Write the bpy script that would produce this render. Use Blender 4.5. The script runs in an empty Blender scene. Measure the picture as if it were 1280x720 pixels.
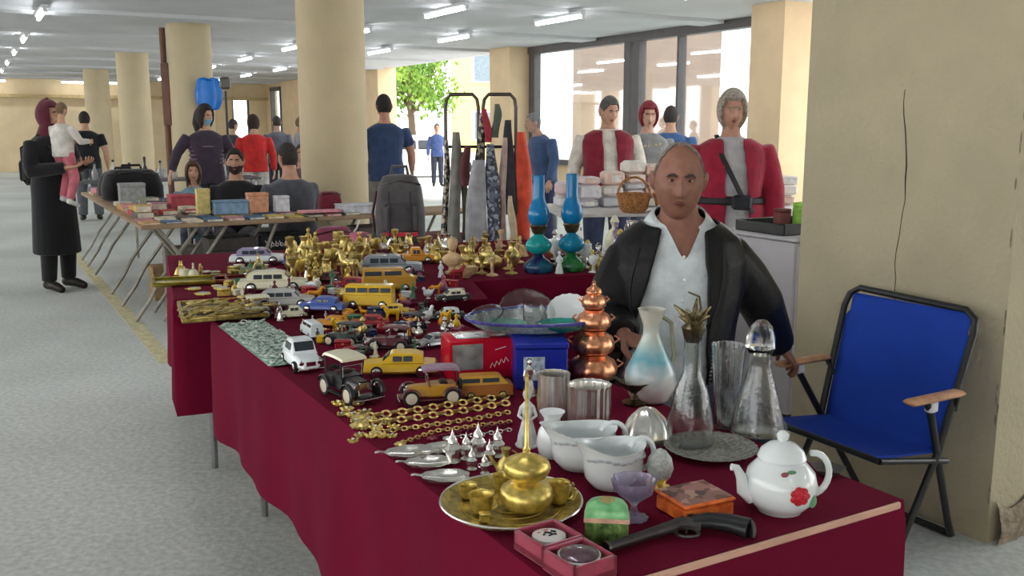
import bpy, math, random
from mathutils import Vector, Matrix, Euler
import numpy as np
R = math.radians
sc = bpy.context.scene
COL = sc.collection
rnd = random.Random(7)

# ---------------------------------------------------------------- camera
FPX, PITCH, CAMZ, YAW = 1180.0, math.atan(203/1180.0), 1.45, R(29.8)
cam_d = bpy.data.cameras.new('camera'); cam = bpy.data.objects.new('camera', cam_d); COL.objects.link(cam)
cam.location = (0, 0, CAMZ); cam.rotation_euler = (R(90)-PITCH, 0, 0)
cam_d.sensor_width = 36; cam_d.lens = FPX/1280*36; cam_d.clip_end = 300; cam_d.clip_start = .05
sc.camera = cam
# ---------------------------------------------------------------- world, sun, exposure
world = bpy.data.worlds.new('overcast'); sc.world = world; world.use_nodes = True
bgn = world.node_tree.nodes['Background']; bgn.inputs[0].default_value = (0.985, 0.99, 1.0, 1); bgn.inputs[1].default_value = 4.2
sun_d = bpy.data.lights.new('sun', 'SUN'); sun_d.energy = 1.2; sun_d.angle = R(30); sun_d.color = (1, .95, .86)
sun = bpy.data.objects.new('sun', sun_d); COL.objects.link(sun); sun.rotation_euler = (R(48), 0, R(105))
vs = sc.view_settings
vs.view_transform = 'Standard'; vs.look = 'None'; vs.gamma = 1; vs.use_curve_mapping = False
vs.exposure = 0.0

# ---------------------------------------------------------------- frames
CT, ST = math.cos(PITCH), math.sin(PITCH)
D1 = (-math.sin(YAW), math.cos(YAW)); D2 = (math.cos(YAW), math.sin(YAW))
def W(a, b, z=0.0):            # building grid (a across the hall, b along it) -> world
    return Vector((a*D2[0]+b*D1[0], a*D2[1]+b*D1[1], z))
def _ray(x, y):
    u, v = x-640, y-360
    return (u, FPX*CT-v*ST, -(FPX*ST+v*CT))
def on(x, y, z):               # the point at height z seen at x,y of the photograph
    r = _ray(x, y); k = (z-CAMZ)/r[2]; return Vector((r[0]*k, r[1]*k, z))
def far(x, y, Y):              # the point at distance Y
    r = _ray(x, y); k = Y/r[1]; return Vector((r[0]*k, Y, CAMZ+r[2]*k))
GR = Matrix.Rotation(YAW, 4, 'Z')

# ---------------------------------------------------------------- materials
def lin(c):
    return tuple((v/255/12.92 if v/255 <= .04045 else ((v/255+.055)/1.055)**2.4) for v in c)
MATS = {}
def mat(name, rgb, rough=.6, metal=0, var=.12, scale=8, bump=0, bscale=60, trans=0, ior=1.45, emit=0, coat=0, rgb2=None, spec=.5, sheen=0, obj=True, alpha=1):
    if name in MATS: return MATS[name]
    m = bpy.data.materials.new(name); m.use_nodes = True; nt = m.node_tree; b = nt.nodes['Principled BSDF']
    c = lin(rgb)
    tc = nt.nodes.new('ShaderNodeTexCoord')
    if var or rgb2:
        n = nt.nodes.new('ShaderNodeTexNoise'); n.inputs['Scale'].default_value = scale; n.inputs['Detail'].default_value = 4
        nt.links.new(tc.outputs['Object'], n.inputs['Vector'])
        r = nt.nodes.new('ShaderNodeValToRGB'); e = r.color_ramp.elements
        e[0].position = .34; e[1].position = .66
        c2 = lin(rgb2) if rgb2 else tuple(min(1, v*(1+var)) for v in c)
        e[0].color = tuple(v*(1-var) for v in c)+(1,); e[1].color = c2+(1,)
        nt.links.new(n.outputs['Fac'], r.inputs[0]); nt.links.new(r.outputs[0], b.inputs['Base Color'])
    else: b.inputs['Base Color'].default_value = c+(1,)
    b.inputs['Roughness'].default_value = rough; b.inputs['Metallic'].default_value = metal
    b.inputs['IOR'].default_value = ior; b.inputs['Transmission Weight'].default_value = trans
    b.inputs['Coat Weight'].default_value = coat; b.inputs['Specular IOR Level'].default_value = spec
    b.inputs['Sheen Weight'].default_value = sheen
    if alpha < 1: b.inputs['Alpha'].default_value = alpha
    if emit:
        b.inputs['Emission Color'].default_value = c+(1,); b.inputs['Emission Strength'].default_value = emit
    if bump:
        n2 = nt.nodes.new('ShaderNodeTexNoise'); n2.inputs['Scale'].default_value = bscale; n2.inputs['Detail'].default_value = 5
        nt.links.new(tc.outputs['Object'], n2.inputs['Vector'])
        bp = nt.nodes.new('ShaderNodeBump'); bp.inputs['Strength'].default_value = bump; bp.inputs['Distance'].default_value = .02
        nt.links.new(n2.outputs['Fac'], bp.inputs['Height']); nt.links.new(bp.outputs[0], b.inputs['Normal'])
    MATS[name] = m; return m
def cmat(rgb, kind='paint'):     # a colour in one of a few finishes
    k = f'{kind}_{rgb[0]}_{rgb[1]}_{rgb[2]}'
    p = dict(paint=dict(rough=.35, var=.06, coat=.3), cloth=dict(rough=.9, var=.18, scale=14, bump=.25, bscale=90, sheen=.2), metal=dict(rough=.3, metal=1, var=.25, scale=40),
             plastic=dict(rough=.45, var=.05), paper=dict(rough=.7, var=.2, scale=25), leather=dict(rough=.45, var=.2, scale=20, bump=.12, bscale=60, spec=.3), skin=dict(rough=.55, var=.12, scale=30),
             hair=dict(rough=.7, var=.35, scale=70, bump=.6, bscale=150), ceramic=dict(rough=.18, var=.04, coat=.4), dull=dict(rough=.8, var=.2, scale=12))[kind]
    return mat(k, rgb, **p)
def printed(name, cols, scale=14):     # flat print in a few colours
    if name in MATS: return MATS[name]
    m = bpy.data.materials.new(name); m.use_nodes = True; nt = m.node_tree; b = nt.nodes['Principled BSDF']
    tc = nt.nodes.new('ShaderNodeTexCoord'); v = nt.nodes.new('ShaderNodeTexVoronoi'); v.inputs['Scale'].default_value = scale
    nt.links.new(tc.outputs['Object'], v.inputs['Vector'])
    sp = nt.nodes.new('ShaderNodeSeparateColor'); nt.links.new(v.outputs['Color'], sp.inputs[0])
    r = nt.nodes.new('ShaderNodeValToRGB'); r.color_ramp.interpolation = 'CONSTANT'; e = r.color_ramp.elements
    for i, c in enumerate(cols):
        el = e[i] if i < 2 else e.new(i/len(cols))
        el.position = i/len(cols); el.color = lin(c)+(1,)
    nt.links.new(sp.outputs[0], r.inputs[0]); nt.links.new(r.outputs[0], b.inputs['Base Color']); b.inputs['Roughness'].default_value = .6
    MATS[name] = m; return m

# ---------------------------------------------------------------- mesh builder
class MB:
    def __init__(s): s.v = []; s.f = []
    def add(s, vs, fs, M=None):
        o = len(s.v)
        s.v += [tuple(M @ Vector(p)) if M else tuple(p) for p in vs]; s.f += [tuple(i+o for i in f) for f in fs]; return s
    def box(s, c, d, rot=None, bev=0, M=None):
        x, y, z = d[0]/2, d[1]/2, d[2]/2; T = Matrix.Translation(c) @ (rot.to_4x4() if rot is not None else Matrix())
        if M: T = M @ T
        if not bev:
            return s.add([(i*x, j*y, k*z) for i in (-1, 1) for j in (-1, 1) for k in (-1, 1)],
                         [(0,1,3,2), (4,6,7,5), (0,4,5,1), (2,3,7,6), (0,2,6,4), (1,5,7,3)], T)
        b = min(bev, x*.9, y*.9, z*.9)
        def oct(px, py, pz):
            return [(px-b, -py, pz), (px, -py+b, pz), (px, py-b, pz), (px-b, py, pz), (-px+b, py, pz), (-px, py-b, pz), (-px, -py+b, pz), (-px+b, -py, pz)]
        rs = [oct(x-b, y-b, -z), oct(x, y, -z+b), oct(x, y, z-b), oct(x-b, y-b, z)]
        return s.loft(rs, M=T)
    def loft(s, rings, cap=True, closed=False, M=None):
        n = len(rings[0]); vs = [p for r in rings for p in r]; fs = []
        m = len(rings)
        for i in range(m if closed else m-1):
            a, b = i*n, ((i+1) % m)*n
            for j in range(n):
                k = (j+1) % n; fs.append((a+j, a+k, b+k, b+j))
        if cap and not closed:
            fs.append(tuple(range(n-1, -1, -1))); fs.append(tuple((m-1)*n+j for j in range(n)))
        return s.add(vs, fs, M)
    def lathe(s, prof, n=24, c=(0, 0, 0), M=None, sx=1, sy=1, flute=0, fn=0):
        rings = []
        for r, z in prof:
            r = max(r, 1e-4)
            rings.append([(c[0]+sx*r*(1+flute*math.cos(fn*2*math.pi*j/n))*math.cos(2*math.pi*j/n), c[1]+sy*r*(1+flute*math.cos(fn*2*math.pi*j/n))*math.sin(2*math.pi*j/n), c[2]+z) for j in range(n)])
        return s.loft(rings, True, M=M)
    def tube(s, pts, r, n=8, cap=True, closed=False, M=None, flat=1.0, up=None):
        P = [Vector(p) for p in pts]; m = len(P); rr = r if isinstance(r, (list, tuple)) else [r]*m
        rings = []; nv = None
        for i in range(m):
            if closed: t = P[(i+1) % m]-P[i-1]
            else: t = P[min(i+1, m-1)]-P[max(i-1, 0)]
            if t.length < 1e-9: t = Vector((0, 0, 1))
            t.normalize()
            if nv is None:
                a = Vector(up) if up else (Vector((0, 0, 1)) if abs(t.z) < .9 else Vector((1, 0, 0)))
                nv = a - t*a.dot(t)
            else: nv = nv - t*nv.dot(t)
            if nv.length < 1e-6: nv = t.orthogonal()
            nv.normalize(); bv = t.cross(nv)
            rings.append([tuple(P[i]+nv*(rr[i]*math.cos(2*math.pi*j/n))*flat+bv*(rr[i]*math.sin(2*math.pi*j/n))) for j in range(n)])
        return s.loft(rings, cap, closed, M)
    def ell(s, c, r, nu=14, nv=9, rot=None, M=None):
        T = Matrix.Translation(c) @ (rot.to_4x4() if rot is not None else Matrix())
        if M: T = M @ T
        rings = []
        for i in range(nv+1):
            ph = math.pi*(i/nv-.5); cr = max(math.cos(ph), 1e-3)
            rings.append([(r[0]*cr*math.cos(2*math.pi*j/nu), r[1]*cr*math.sin(2*math.pi*j/nu), r[2]*math.sin(ph)) for j in range(nu)])
        return s.loft(rings, True, M=T)
    def torus(s, c, R_, r, n=20, k=6, M=None, rot=None, sx=1, sy=1):
        T = Matrix.Translation(c) @ (rot.to_4x4() if rot is not None else Matrix())
        if M: T = M @ T
        rings = [[((R_+r*math.cos(2*math.pi*q/k))*math.cos(2*math.pi*p/n)*sx, (R_+r*math.cos(2*math.pi*q/k))*math.sin(2*math.pi*p/n)*sy, r*math.sin(2*math.pi*q/k)) for q in range(k)] for p in range(n)]
        return s.loft(rings, False, True, T)
    def prism(s, poly, z0, z1, M=None, ins=0):
        r0 = [(x, y, z0) for x, y in poly]; r1 = [(x, y, z1) for x, y in poly]
        return s.loft([r0, r1], M=M)
    def grid(s, fn, nu, nv, M=None):
        vs = [fn(i/nu, j/nv) for i in range(nu+1) for j in range(nv+1)]
        fs = [(i*(nv+1)+j, (i+1)*(nv+1)+j, (i+1)*(nv+1)+j+1, i*(nv+1)+j+1) for i in range(nu) for j in range(nv)]
        return s.add(vs, fs, M)
    def mesh(s, name, smooth=True, ang=40):
        me = bpy.data.meshes.new(name); me.from_pydata(s.v, [], s.f)
        if smooth:
            me.shade_smooth(); me.set_sharp_from_angle(angle=R(ang))
        return me
    def build(s, name, m, parent=None, smooth=True, ang=40, label=None, flip=False):
        me = s.mesh(name, smooth, ang)
        fix_normals(me)
        me.materials.append(m); o = bpy.data.objects.new(name, me); COL.objects.link(o)
        if parent: o.parent = parent
        if label: o['label'] = label
        return o
import bmesh
def fix_normals(me):
    bm = bmesh.new(); bm.from_mesh(me); bmesh.ops.recalc_face_normals(bm, faces=bm.faces); bm.to_mesh(me); bm.free()
def thing(name, label, cat, loc=(0, 0, 0), rz=0, group=None, rx=0, ry=0):
    o = bpy.data.objects.new(name, None); COL.objects.link(o); o.empty_display_size = .05
    o.location = loc; o.rotation_euler = (rx, ry, rz); o['label'] = label; o['category'] = cat
    if group: o['group'] = group
    return o
def tag(o, label, cat, group=None, loc=None, rz=None):
    o['label'] = label; o['category'] = cat
    if group: o['group'] = group
    if loc is not None: o.location = loc
    if rz is not None: o.rotation_euler.z = rz
    return o
def struct(o, label=None, kind='structure'):
    o['kind'] = kind
    if label: o['label'] = label
    return o
def copy_tree(o, parent=None, loc=None, rz=None, label=None):
    c = o.copy(); COL.objects.link(c); c.parent = parent
    if loc is not None: c.location = loc
    if rz is not None: c.rotation_euler.z = rz
    if label: c['label'] = label
    for ch in list(o.children): copy_tree(ch, c)
    return c
def gbox(name, a0, a1, b0, b1, z0, z1, m, parent=None, bev=0):   # a box along the building grid
    mb = MB(); mb.box((0, 0, 0), (a1-a0, b1-b0, z1-z0), bev=bev)
    o = mb.build(name, m, parent, smooth=False)
    p = W((a0+a1)/2, (b0+b1)/2, (z0+z1)/2); 
    if parent is None: o.location = p; o.rotation_euler.z = YAW
    else: o.matrix_local = parent.matrix_basis.inverted() @ (Matrix.Translation(p) @ GR)
    return o
# ================================================================ setting
CEIL = 2.9
def concrete():
    m = bpy.data.materials.new('floor_concrete'); m.use_nodes = True; nt = m.node_tree; b = nt.nodes['Principled BSDF']
    g = nt.nodes.new('ShaderNodeNewGeometry')
    n1 = nt.nodes.new('ShaderNodeTexNoise'); n1.inputs['Scale'].default_value = .7; n1.inputs['Detail'].default_value = 6
    n2 = nt.nodes.new('ShaderNodeTexNoise'); n2.inputs['Scale'].default_value = 38; n2.inputs['Detail'].default_value = 3
    for n in (n1, n2): nt.links.new(g.outputs['Position'], n.inputs['Vector'])
    r1 = nt.nodes.new('ShaderNodeValToRGB'); r1.color_ramp.elements[0].position = .35; r1.color_ramp.elements[1].position = .65
    r1.color_ramp.elements[0].color = lin((192, 197, 192))+(1,); r1.color_ramp.elements[1].color = lin((218, 223, 218))+(1,)
    r2 = nt.nodes.new('ShaderNodeValToRGB'); r2.color_ramp.elements[0].position = .3; r2.color_ramp.elements[1].position = .7
    r2.color_ramp.elements[0].color = (.72, .72, .72, 1); r2.color_ramp.elements[1].color = (1, 1, 1, 1)
    mx = nt.nodes.new('ShaderNodeMix'); mx.data_type = 'RGBA'; mx.blend_type = 'MULTIPLY'; mx.inputs[0].default_value = 1
    nt.links.new(n1.outputs['Fac'], r1.inputs[0]); nt.links.new(n2.outputs['Fac'], r2.inputs[0])
    nt.links.new(r1.outputs[0], mx.inputs[6]); nt.links.new(r2.outputs[0], mx.inputs[7]); nt.links.new(mx.outputs[2], b.inputs['Base Color'])
    bp = nt.nodes.new('ShaderNodeBump'); bp.inputs['Strength'].default_value = .25; bp.inputs['Distance'].default_value = .01
    nt.links.new(n2.outputs['Fac'], bp.inputs['Height']); nt.links.new(bp.outputs[0], b.inputs['Normal']); b.inputs['Roughness'].default_value = .75
    return m
M_CREAM = mat('cream_wall_paint', (228, 208, 170), rough=.8, var=.05, scale=3, bump=.15, bscale=30)
M_PILLAR = mat('pillar_paint', (180, 170, 142), rough=.8, var=.05, scale=4, bump=.3, bscale=45)
M_COLUMN = mat('column_paint', (196, 181, 148), rough=.75, var=.05, scale=3, bump=.12, bscale=40)
M_CEIL = mat('ceiling_paint', (206, 208, 211), rough=.9, var=.05, scale=1.5)
M_DARKFR = mat('window_frame_grey', (92, 88, 88), rough=.5, var=.08)
M_PLASTER = mat('broken_plaster', (150, 136, 118), rough=.95, var=.35, scale=30, bump=.8, bscale=60)
M_CRACK = mat('crack_dark', (70, 66, 60), rough=1, var=.3, scale=50)  # dark tone of the pillar crack itself
M_EXTG = mat('outside_paving', (205, 205, 202), rough=.9, var=.06, scale=1)

struct(gbox('floor', -4.7, 9.6, -12, 34.2, -.2, 0, concrete()))
ce = struct(gbox('ceiling', -4.7, 9.6, -12, 34.2, CEIL, CEIL+.2, M_CEIL))
for i in range(-3, 11):
    b0 = 1.0+i*3.1
    gbox('beam', -4.6, 9.3, b0, b0+.45, CEIL-.05, CEIL, M_CEIL, ce)
wb = struct(gbox('wall_back', -4.7, 8.2, 34.0, 34.3, 0, CEIL, M_CREAM))
gbox('wall_section', 8.2, 8.8, 34, 34.3, 0, .95, M_CREAM, wb); gbox('wall_section', 8.2, 8.8, 34, 34.3, 2.4, CEIL, M_CREAM, wb); gbox('wall_section', 8.8, 9.6, 34, 34.3, 0, CEIL, M_CREAM, wb)
struct(gbox('trim_1', -4.7, 9.4, 33.7, 34.0, 2.32, 2.42, mat('ledge_paint', (186, 164, 118), rough=.8)), 'long ledge across the back wall')
struct(gbox('wall_front', -4.7, 9.6, -12.3, -12, 0, CEIL, M_CREAM))
wl = struct(gbox('wall_left', -4.7, -4.5, -12, 34, 0, .9, M_CREAM))
for i in range(8): gbox('pier', -4.8, -4.3, -11+i*6.2, -10.4+i*6.2, 0, CEIL, M_CREAM, wl)
# right wall: low wall, piers, glazing
wr = struct(gbox('wall_right', 9.4, 9.6, 23.2, 34, 0, .95, M_CREAM))
M_PIER = mat('pier_paint', (222, 196, 158), rough=.8, var=.05, scale=3)
for a0, a1, b0, b1, z0, z1 in [(9.4, 9.6, 23.2, 32.1, .95, CEIL), (9.4, 9.6, 33.3, 34, .95, CEIL), (9.4, 9.6, 32.1, 33.3, 2.75, CEIL),
                               (8.95, 9.6, 15.72, 16.5, 0, CEIL), (9.2, 9.7, 22.9, 23.2, 0, CEIL), (8.5, 9.6, 8.38, 8.93, 0, CEIL), (9.4, 9.6, 8.93, 15.75, 0, .8),
                               (9.4, 9.6, -12, 8.38, 0, .5), (8.9, 9.6, 2.0, 2.6, 0, CEIL), (8.9, 9.6, -4.2, -3.6, 0, CEIL), (8.9, 9.6, -10.4, -9.8, 0, CEIL), (9.4, 9.6, 8.93, 15.75, 2.86, CEIL)]:
    gbox('pier' if z0 == 0 and z1 > 2 else 'wall_section', a0, a1, b0, b1, z0, z1, M_PIER if b0 > 8 else M_CREAM, wr)
def glass_pane():
    m = bpy.data.materials.new('window_glass'); m.use_nodes = True; nt = m.node_tree
    for n in list(nt.nodes):
        if n.type != 'OUTPUT_MATERIAL': nt.nodes.remove(n)
    out = nt.nodes['Material Output']
    t = nt.nodes.new('ShaderNodeBsdfTransparent'); t.inputs[0].default_value = (.86, .9, .9, 1)
    g = nt.nodes.new('ShaderNodeBsdfGlossy'); g.inputs['Roughness'].default_value = .03
    mx = nt.nodes.new('ShaderNodeMixShader'); lw = nt.nodes.new('ShaderNodeLayerWeight'); lw.inputs[0].default_value = .35; fr = nt.nodes.new('ShaderNodeMath'); fr.operation = 'MULTIPLY'; fr.inputs[1].default_value = .5; nt.links.new(lw.outputs[1], fr.inputs[0])
    nt.links.new(fr.outputs[0], mx.inputs[0]); nt.links.new(t.outputs[0], mx.inputs[1]); nt.links.new(g.outputs[0], mx.inputs[2]); nt.links.new(mx.outputs[0], out.inputs[0])
    return m
M_PANE = glass_pane()
def window(n, b0, b1, z0, z1, posts, lab):
    w = bpy.data.objects.new(f'window_{n}', None); COL.objects.link(w); w.location = W(9.45, (b0+b1)/2, z0); w.rotation_euler.z = YAW
    struct(w, lab); bpy.context.view_layer.update()
    gbox('header', 9.34, 9.5, b0, b1, z1-.13, z1, M_DARKFR, w); gbox('sill', 9.3, 9.5, b0, b1, z0-.05, z0+.04, M_DARKFR, w)
    for p, wd in posts: gbox('mullion', 9.36, 9.5, p-wd/2, p+wd/2, z0+.04, z1-.13, M_DARKFR, w)
    ps = [p for p, _ in posts]
    for p, q in zip(ps[:-1], ps[1:]): gbox('pane', 9.44, 9.45, p, q, z0+.04, z1-.13, M_PANE, w)
window(1, 12.5, 15.72, .8, 2.9, [(15.6, .2), (12.62, .16)], 'far half of the tall shop window behind the shoppers')
window(2, 8.95, 12.5, .8, 2.9, [(12.38, .16), (11.35, .05), (9.0, .1)], 'near half of the tall shop window behind the shoppers')
window(3, 32.1, 33.3, .95, 2.75, [(33.25, .1), (32.15, .1)], 'narrow bright window near the far corner of the right wall')
w4 = bpy.data.objects.new('window_4', None); COL.objects.link(w4); w4.location = W(8.5, 34.1, .95); w4.rotation_euler.z = YAW
struct(w4, 'narrow bright window in the back wall beside the corner'); bpy.context.view_layer.update()
for a0, a1, z0, z1 in [(8.2, 8.26, .95, 2.4), (8.74, 8.8, .95, 2.4), (8.26, 8.74, .95, 1.0), (8.26, 8.74, 2.35, 2.4)]: gbox('frame', a0, a1, 34.05, 34.15, z0, z1, M_DARKFR, w4)
gbox('pane', 8.26, 8.74, 34.09, 34.1, 1.0, 2.35, M_PANE, w4)
# square pillar by the blue chair with crack and broken plaster foot
def crackle(o):
    return o
pl = struct(gbox('pillar', 3.0, 3.9, 1.88, 2.81, 0, CEIL, M_PILLAR), 'big square beige pillar behind the blue chair')
pts = []
zz = 1.58
while zz > .35:
    pts.append((zz, 2.335+.012*math.sin(zz*9)+rnd.uniform(-.006, .006)-(1.58-zz)*.02)); zz -= rnd.uniform(.04, .09)
mb = MB(); mb.tube([tuple(W(2.999, b, z)) for z, b in pts], [max(.0012, .0026*(1 if 1.2 < z < 1.5 else .3)*rnd.uniform(.5, 1.2)) for z, b in pts], n=5)
cr = mb.build('crack', M_CRACK); cr.parent = pl; cr.matrix_parent_inverse = (Matrix.Translation(pl.location) @ GR).inverted()
mb = MB()
def plas(u, v):
    b = 1.87-.02*math.sin(v*3.14); a = 3.02+u*.45; z = v*.16*(1-.3*abs(math.sin(u*7)))
    p = W(a, b-.02*(1-v)+rnd.uniform(-.006, .006), z); return tuple(p)
mb.grid(plas, 14, 6); o = mb.build('broken_plaster', M_PLASTER, smooth=False); o.parent = pl; o.matrix_parent_inverse = cr.matrix_parent_inverse.copy()
mb = MB()
for z in np.arange(.18, 2.8, .045):
    if rnd.random() < .4:
        p = W(2.999, 1.881+rnd.uniform(0, .012), z); mb.ell(p, (.0035, .0035, rnd.uniform(.012, .04)), 6, 4)
o = mb.build('chipped_edge', M_PLASTER); o.parent = pl; o.matrix_parent_inverse = cr.matrix_parent_inverse.copy()
# round columns of the row
for i, (a, b, lab) in enumerate([(3.0, 8.6, 'thick round column nearest to the clothes rack'), (2.97, 14.7, 'round column with brown pipe behind the masked woman'), (3.05, 20.7, 'third round column of the row'), (3.1, 27.2, 'farthest round column of the row')]):
    mb = MB(); mb.lathe([(.31, 0), (.31, 1.2), (.31, CEIL)], 40); c = mb.build('column', M_COLUMN); c.location = W(a, b); struct(c, lab)
    if i == 1:
        mb = MB(); mb.tube([(-.36, -.08, .2), (-.36, -.08, CEIL-.05)], .045, 10); mb.build('drain_pipe', mat('brown_pipe', (112, 78, 62), rough=.6), c)
        mb = MB(); mb.box((-.33, -.1, 1.9), (.12, .12, .9), bev=.01); mb.build('pipe_cover', mat('brown_pipe', (112, 78, 62)), c)
# yellow line painted on the floor
struct(gbox('trim_2', .93, 1.03, 6.0, 16, 0, .003, mat('yellow_floor_paint', (198, 192, 152), rough=.8, var=.2, scale=20)), 'worn yellow line painted on the floor')
# ceiling tube lamps; near unseen ones of each row added to light the stall
M_TUBE = mat('lit_tube', (250, 252, 255), emit=34, var=0); M_HOUS = mat('lamp_housing', (225, 227, 230), rough=.5, var=.03)
def tube_lamp(a, b, lab, along='b', L=1.15):
    t = thing('ceiling_tube_lamp', lab, 'ceiling lamp', W(a, b, CEIL-.05), YAW+(R(90) if along == 'b' else 0), 'fluorescent tubes on the ceiling')
    mb = MB(); mb.box((0, 0, -.012), (L, .09, .05), bev=.012); mb.build('housing', M_HOUS, t)
    mb = MB(); mb.tube([(-L/2+.02, 0, -.06), (L/2-.02, 0, -.06)], .018, 8); mb.build('tube', M_TUBE, t)
    for s in (-1, 1):
        mb = MB(); mb.box((s*(L/2-.015), 0, -.05), (.03, .05, .06), bev=.006); mb.build('socket', M_HOUS, t)
ORD = ['first', 'second', 'third', 'fourth', 'fifth', 'sixth', 'seventh', 'eighth', 'ninth', 'tenth', 'eleventh', 'twelfth', 'thirteenth', 'fourteenth', 'fifteenth', 'sixteenth', 'seventeenth', 'eighteenth', 'nineteenth', 'twentieth', 'twenty-first', 'twenty-second', 'twenty-third']
for i, b in enumerate((-1.5, 2.1, 5.7, 9.4, 13.3, 17.1, 20.3, 23.7, 27.2, 30.5)): tube_lamp(.95, b, f'lit fluorescent tube above the walkway, {ORD[i]} from the camera end')
for i, b in enumerate((-1.5, 1.6, 4.6, 7.6, 10.6, 13.6, 16.8, 20.0, 23.2, 26.4, 29.6)): tube_lamp(5.15, b, f'lit fluorescent tube in the middle ceiling row, {ORD[i]} from the camera end')
for i, b in enumerate((-1.5, 1.6, 4.6, 7.6, 10.65, 13.7, 16.8, 20.0, 23.2, 26.4, 29.6)): tube_lamp(6.8, b, f'lit fluorescent tube in the row by the shop window, {ORD[i]} from the camera end')
for i, a in enumerate((-3.2, -1.4, .4, 3.6)): tube_lamp(a, 33.2, f'lit fluorescent tube along the back wall, {ORD[i]} from the left', 'a', 1.7)

# ---------------------------------------------------------------- outside
g = gbox('ground', -60, 70, -40, 110, -.45, -.25, M_EXTG); struct(g)
def house(name, lab, x, Y, w, d, h, wallm, nwin, nfl, winm):
    t = thing(name, lab, 'building', (x, Y, -.25), 0)
    mb = MB(); mb.box((0, 0, h/2), (w, d, h)); mb.build('wall', wallm, t, smooth=False)
    mb = MB(); mb.box((0, 0, h+.1), (w+.5, d+.5, .25)); mb.build('roof', mat('roof_edge', (190, 150, 120)), t, smooth=False)
    for i in range(nwin):
        for f in range(nfl):
            wx = -w/2+(i+.5)*w/nwin; wz = 1.7+f*2.9
            mb = MB(); mb.box((wx, -d/2-.03, wz), (w/nwin*.5, .1, 1.5)); fr = mb.build('window', mat('white_window', (235, 232, 225)), t, smooth=False)
            for s in (-1, 1):
                mb = MB(); mb.box((wx+s*w/nwin*.115, -d/2-.09, wz), (w/nwin*.2, .03, 1.35)); mb.build('pane', mat('house_pane', (120, 135, 145), rough=.1), fr, smooth=False)
    return t
house('yellow_house', 'yellow house beyond the open side behind the tree', -1.0, 52, 4.2, 6, 8, mat('yellow_render', (232, 212, 140), rough=.9, var=.05, scale=2), 1, 2, None)
house('brown_house', 'pinkish brown block seen through the shop window', 4.1, 30.5, 4.1, 4, 9, mat('brown_render', (150, 128, 114), rough=.9, var=.06, scale=2), 0, 0, None)
# tree
t = thing('street_tree', 'leafy bright green tree outside beyond the open side', 'tree', (-4.3, 41, -.25))
mb = MB(); mb.tube([(0, 0, 0), (.05, 0, 1.2), (-.05, .1, 2.6), (.1, 0, 3.6)], [.2, .16, .14, .08], 8)
for i in range(9):
    an = i*2.4; mb.tube([(0, 0, 2.2+i*.12), (math.cos(an)*.9, math.sin(an)*.9, 3.1+i*.1), (math.cos(an)*1.9, math.sin(an)*1.9, 3.7+i*.22)], [.07, .05, .02], 6)
mb.build('trunk', mat('bark', (96, 82, 66), rough=.95, bump=.5), t)
mb = MB(); rt = random.Random(3)
for k in range(44):
    an = rt.uniform(0, 6.28); rr = rt.uniform(0, 2.6); cz = 4.2+rt.uniform(-1.6, 1.9); cx, cy = rr*math.cos(an), rr*math.sin(an)
    for q in range(120):
        v = Vector((rt.gauss(0, .38), rt.gauss(0, .38), rt.gauss(0, .32))); p = Vector((cx, cy, cz))+v
        e = Euler((rt.uniform(0, 6), rt.uniform(0, 6), rt.uniform(0, 6))).to_matrix(); s = rt.uniform(.09, .16)
        mb.add([p+e @ Vector((-s, 0, 0)), p+e @ Vector((0, -s*.5, .01)), p+e @ Vector((s, 0, 0)), p+e @ Vector((0, s*.5, .01))], [(0, 1, 2, 3)])
fo = mb.build('foliage', mat('leaf_green', (92, 140, 50), rough=.6, var=.3, scale=1.2, rgb2=(150, 186, 70)), t, smooth=False); fo['kind'] = 'stuff'
# ================================================================ people
def V(*a): return Vector(a)
def remesh(mb, voxel, smooth=5, name='body'):
    me = mb.mesh(name, False); o = bpy.data.objects.new('tmp', me); COL.objects.link(o)
    m = o.modifiers.new('r', 'REMESH'); m.mode = 'VOXEL'; m.voxel_size = voxel
    if smooth:
        s = o.modifiers.new('s', 'SMOOTH'); s.factor = .5; s.iterations = smooth
    dg = bpy.context.evaluated_depsgraph_get(); out = bpy.data.meshes.new_from_object(o.evaluated_get(dg))
    bpy.data.objects.remove(o); bpy.data.meshes.remove(me)
    return out
def link_mesh(name, me, m, parent, label=None):
    me.name = name; me.materials.clear(); me.materials.append(m); me.shade_smooth()
    o = bpy.data.objects.new(name, me); COL.objects.link(o); o.parent = parent
    if label: o['label'] = label
    return o
def join_mb(me, mb):        # add loose shells (head, hands) to a mesh
    bm = bmesh.new(); bm.from_mesh(me); t = mb.mesh('t', True); fix_normals(t); bm.from_mesh(t); bm.to_mesh(me); bm.free(); bpy.data.meshes.remove(t)
def limb(mb, pts, rad, n=12, flat0=False, flat1=False, sub=4, ck=1.0):
    P = [Vector(p) for p in pts]; Q = []; q = []
    for i in range(len(P)-1):
        for k in range(sub):
            t = k/sub; Q.append(P[i].lerp(P[i+1], t)); q.append(rad[i]*(1-t)+rad[i+1]*t)
    Q.append(P[-1]); q.append(rad[-1])
    if not flat0:
        d = (Q[0]-Q[1]).normalized(); Q = [Q[0]+d*q[0]*.9*ck, Q[0]+d*q[0]*.6*ck]+Q; q = [q[0]*.35, q[0]*.8]+q
    if not flat1:
        d = (Q[-1]-Q[-2]).normalized(); Q = Q+[Q[-1]+d*q[-1]*.6, Q[-1]+d*q[-1]*.9]; q = q+[q[-1]*.8, q[-1]*.35]
    mb.tube(Q, q, n)
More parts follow.
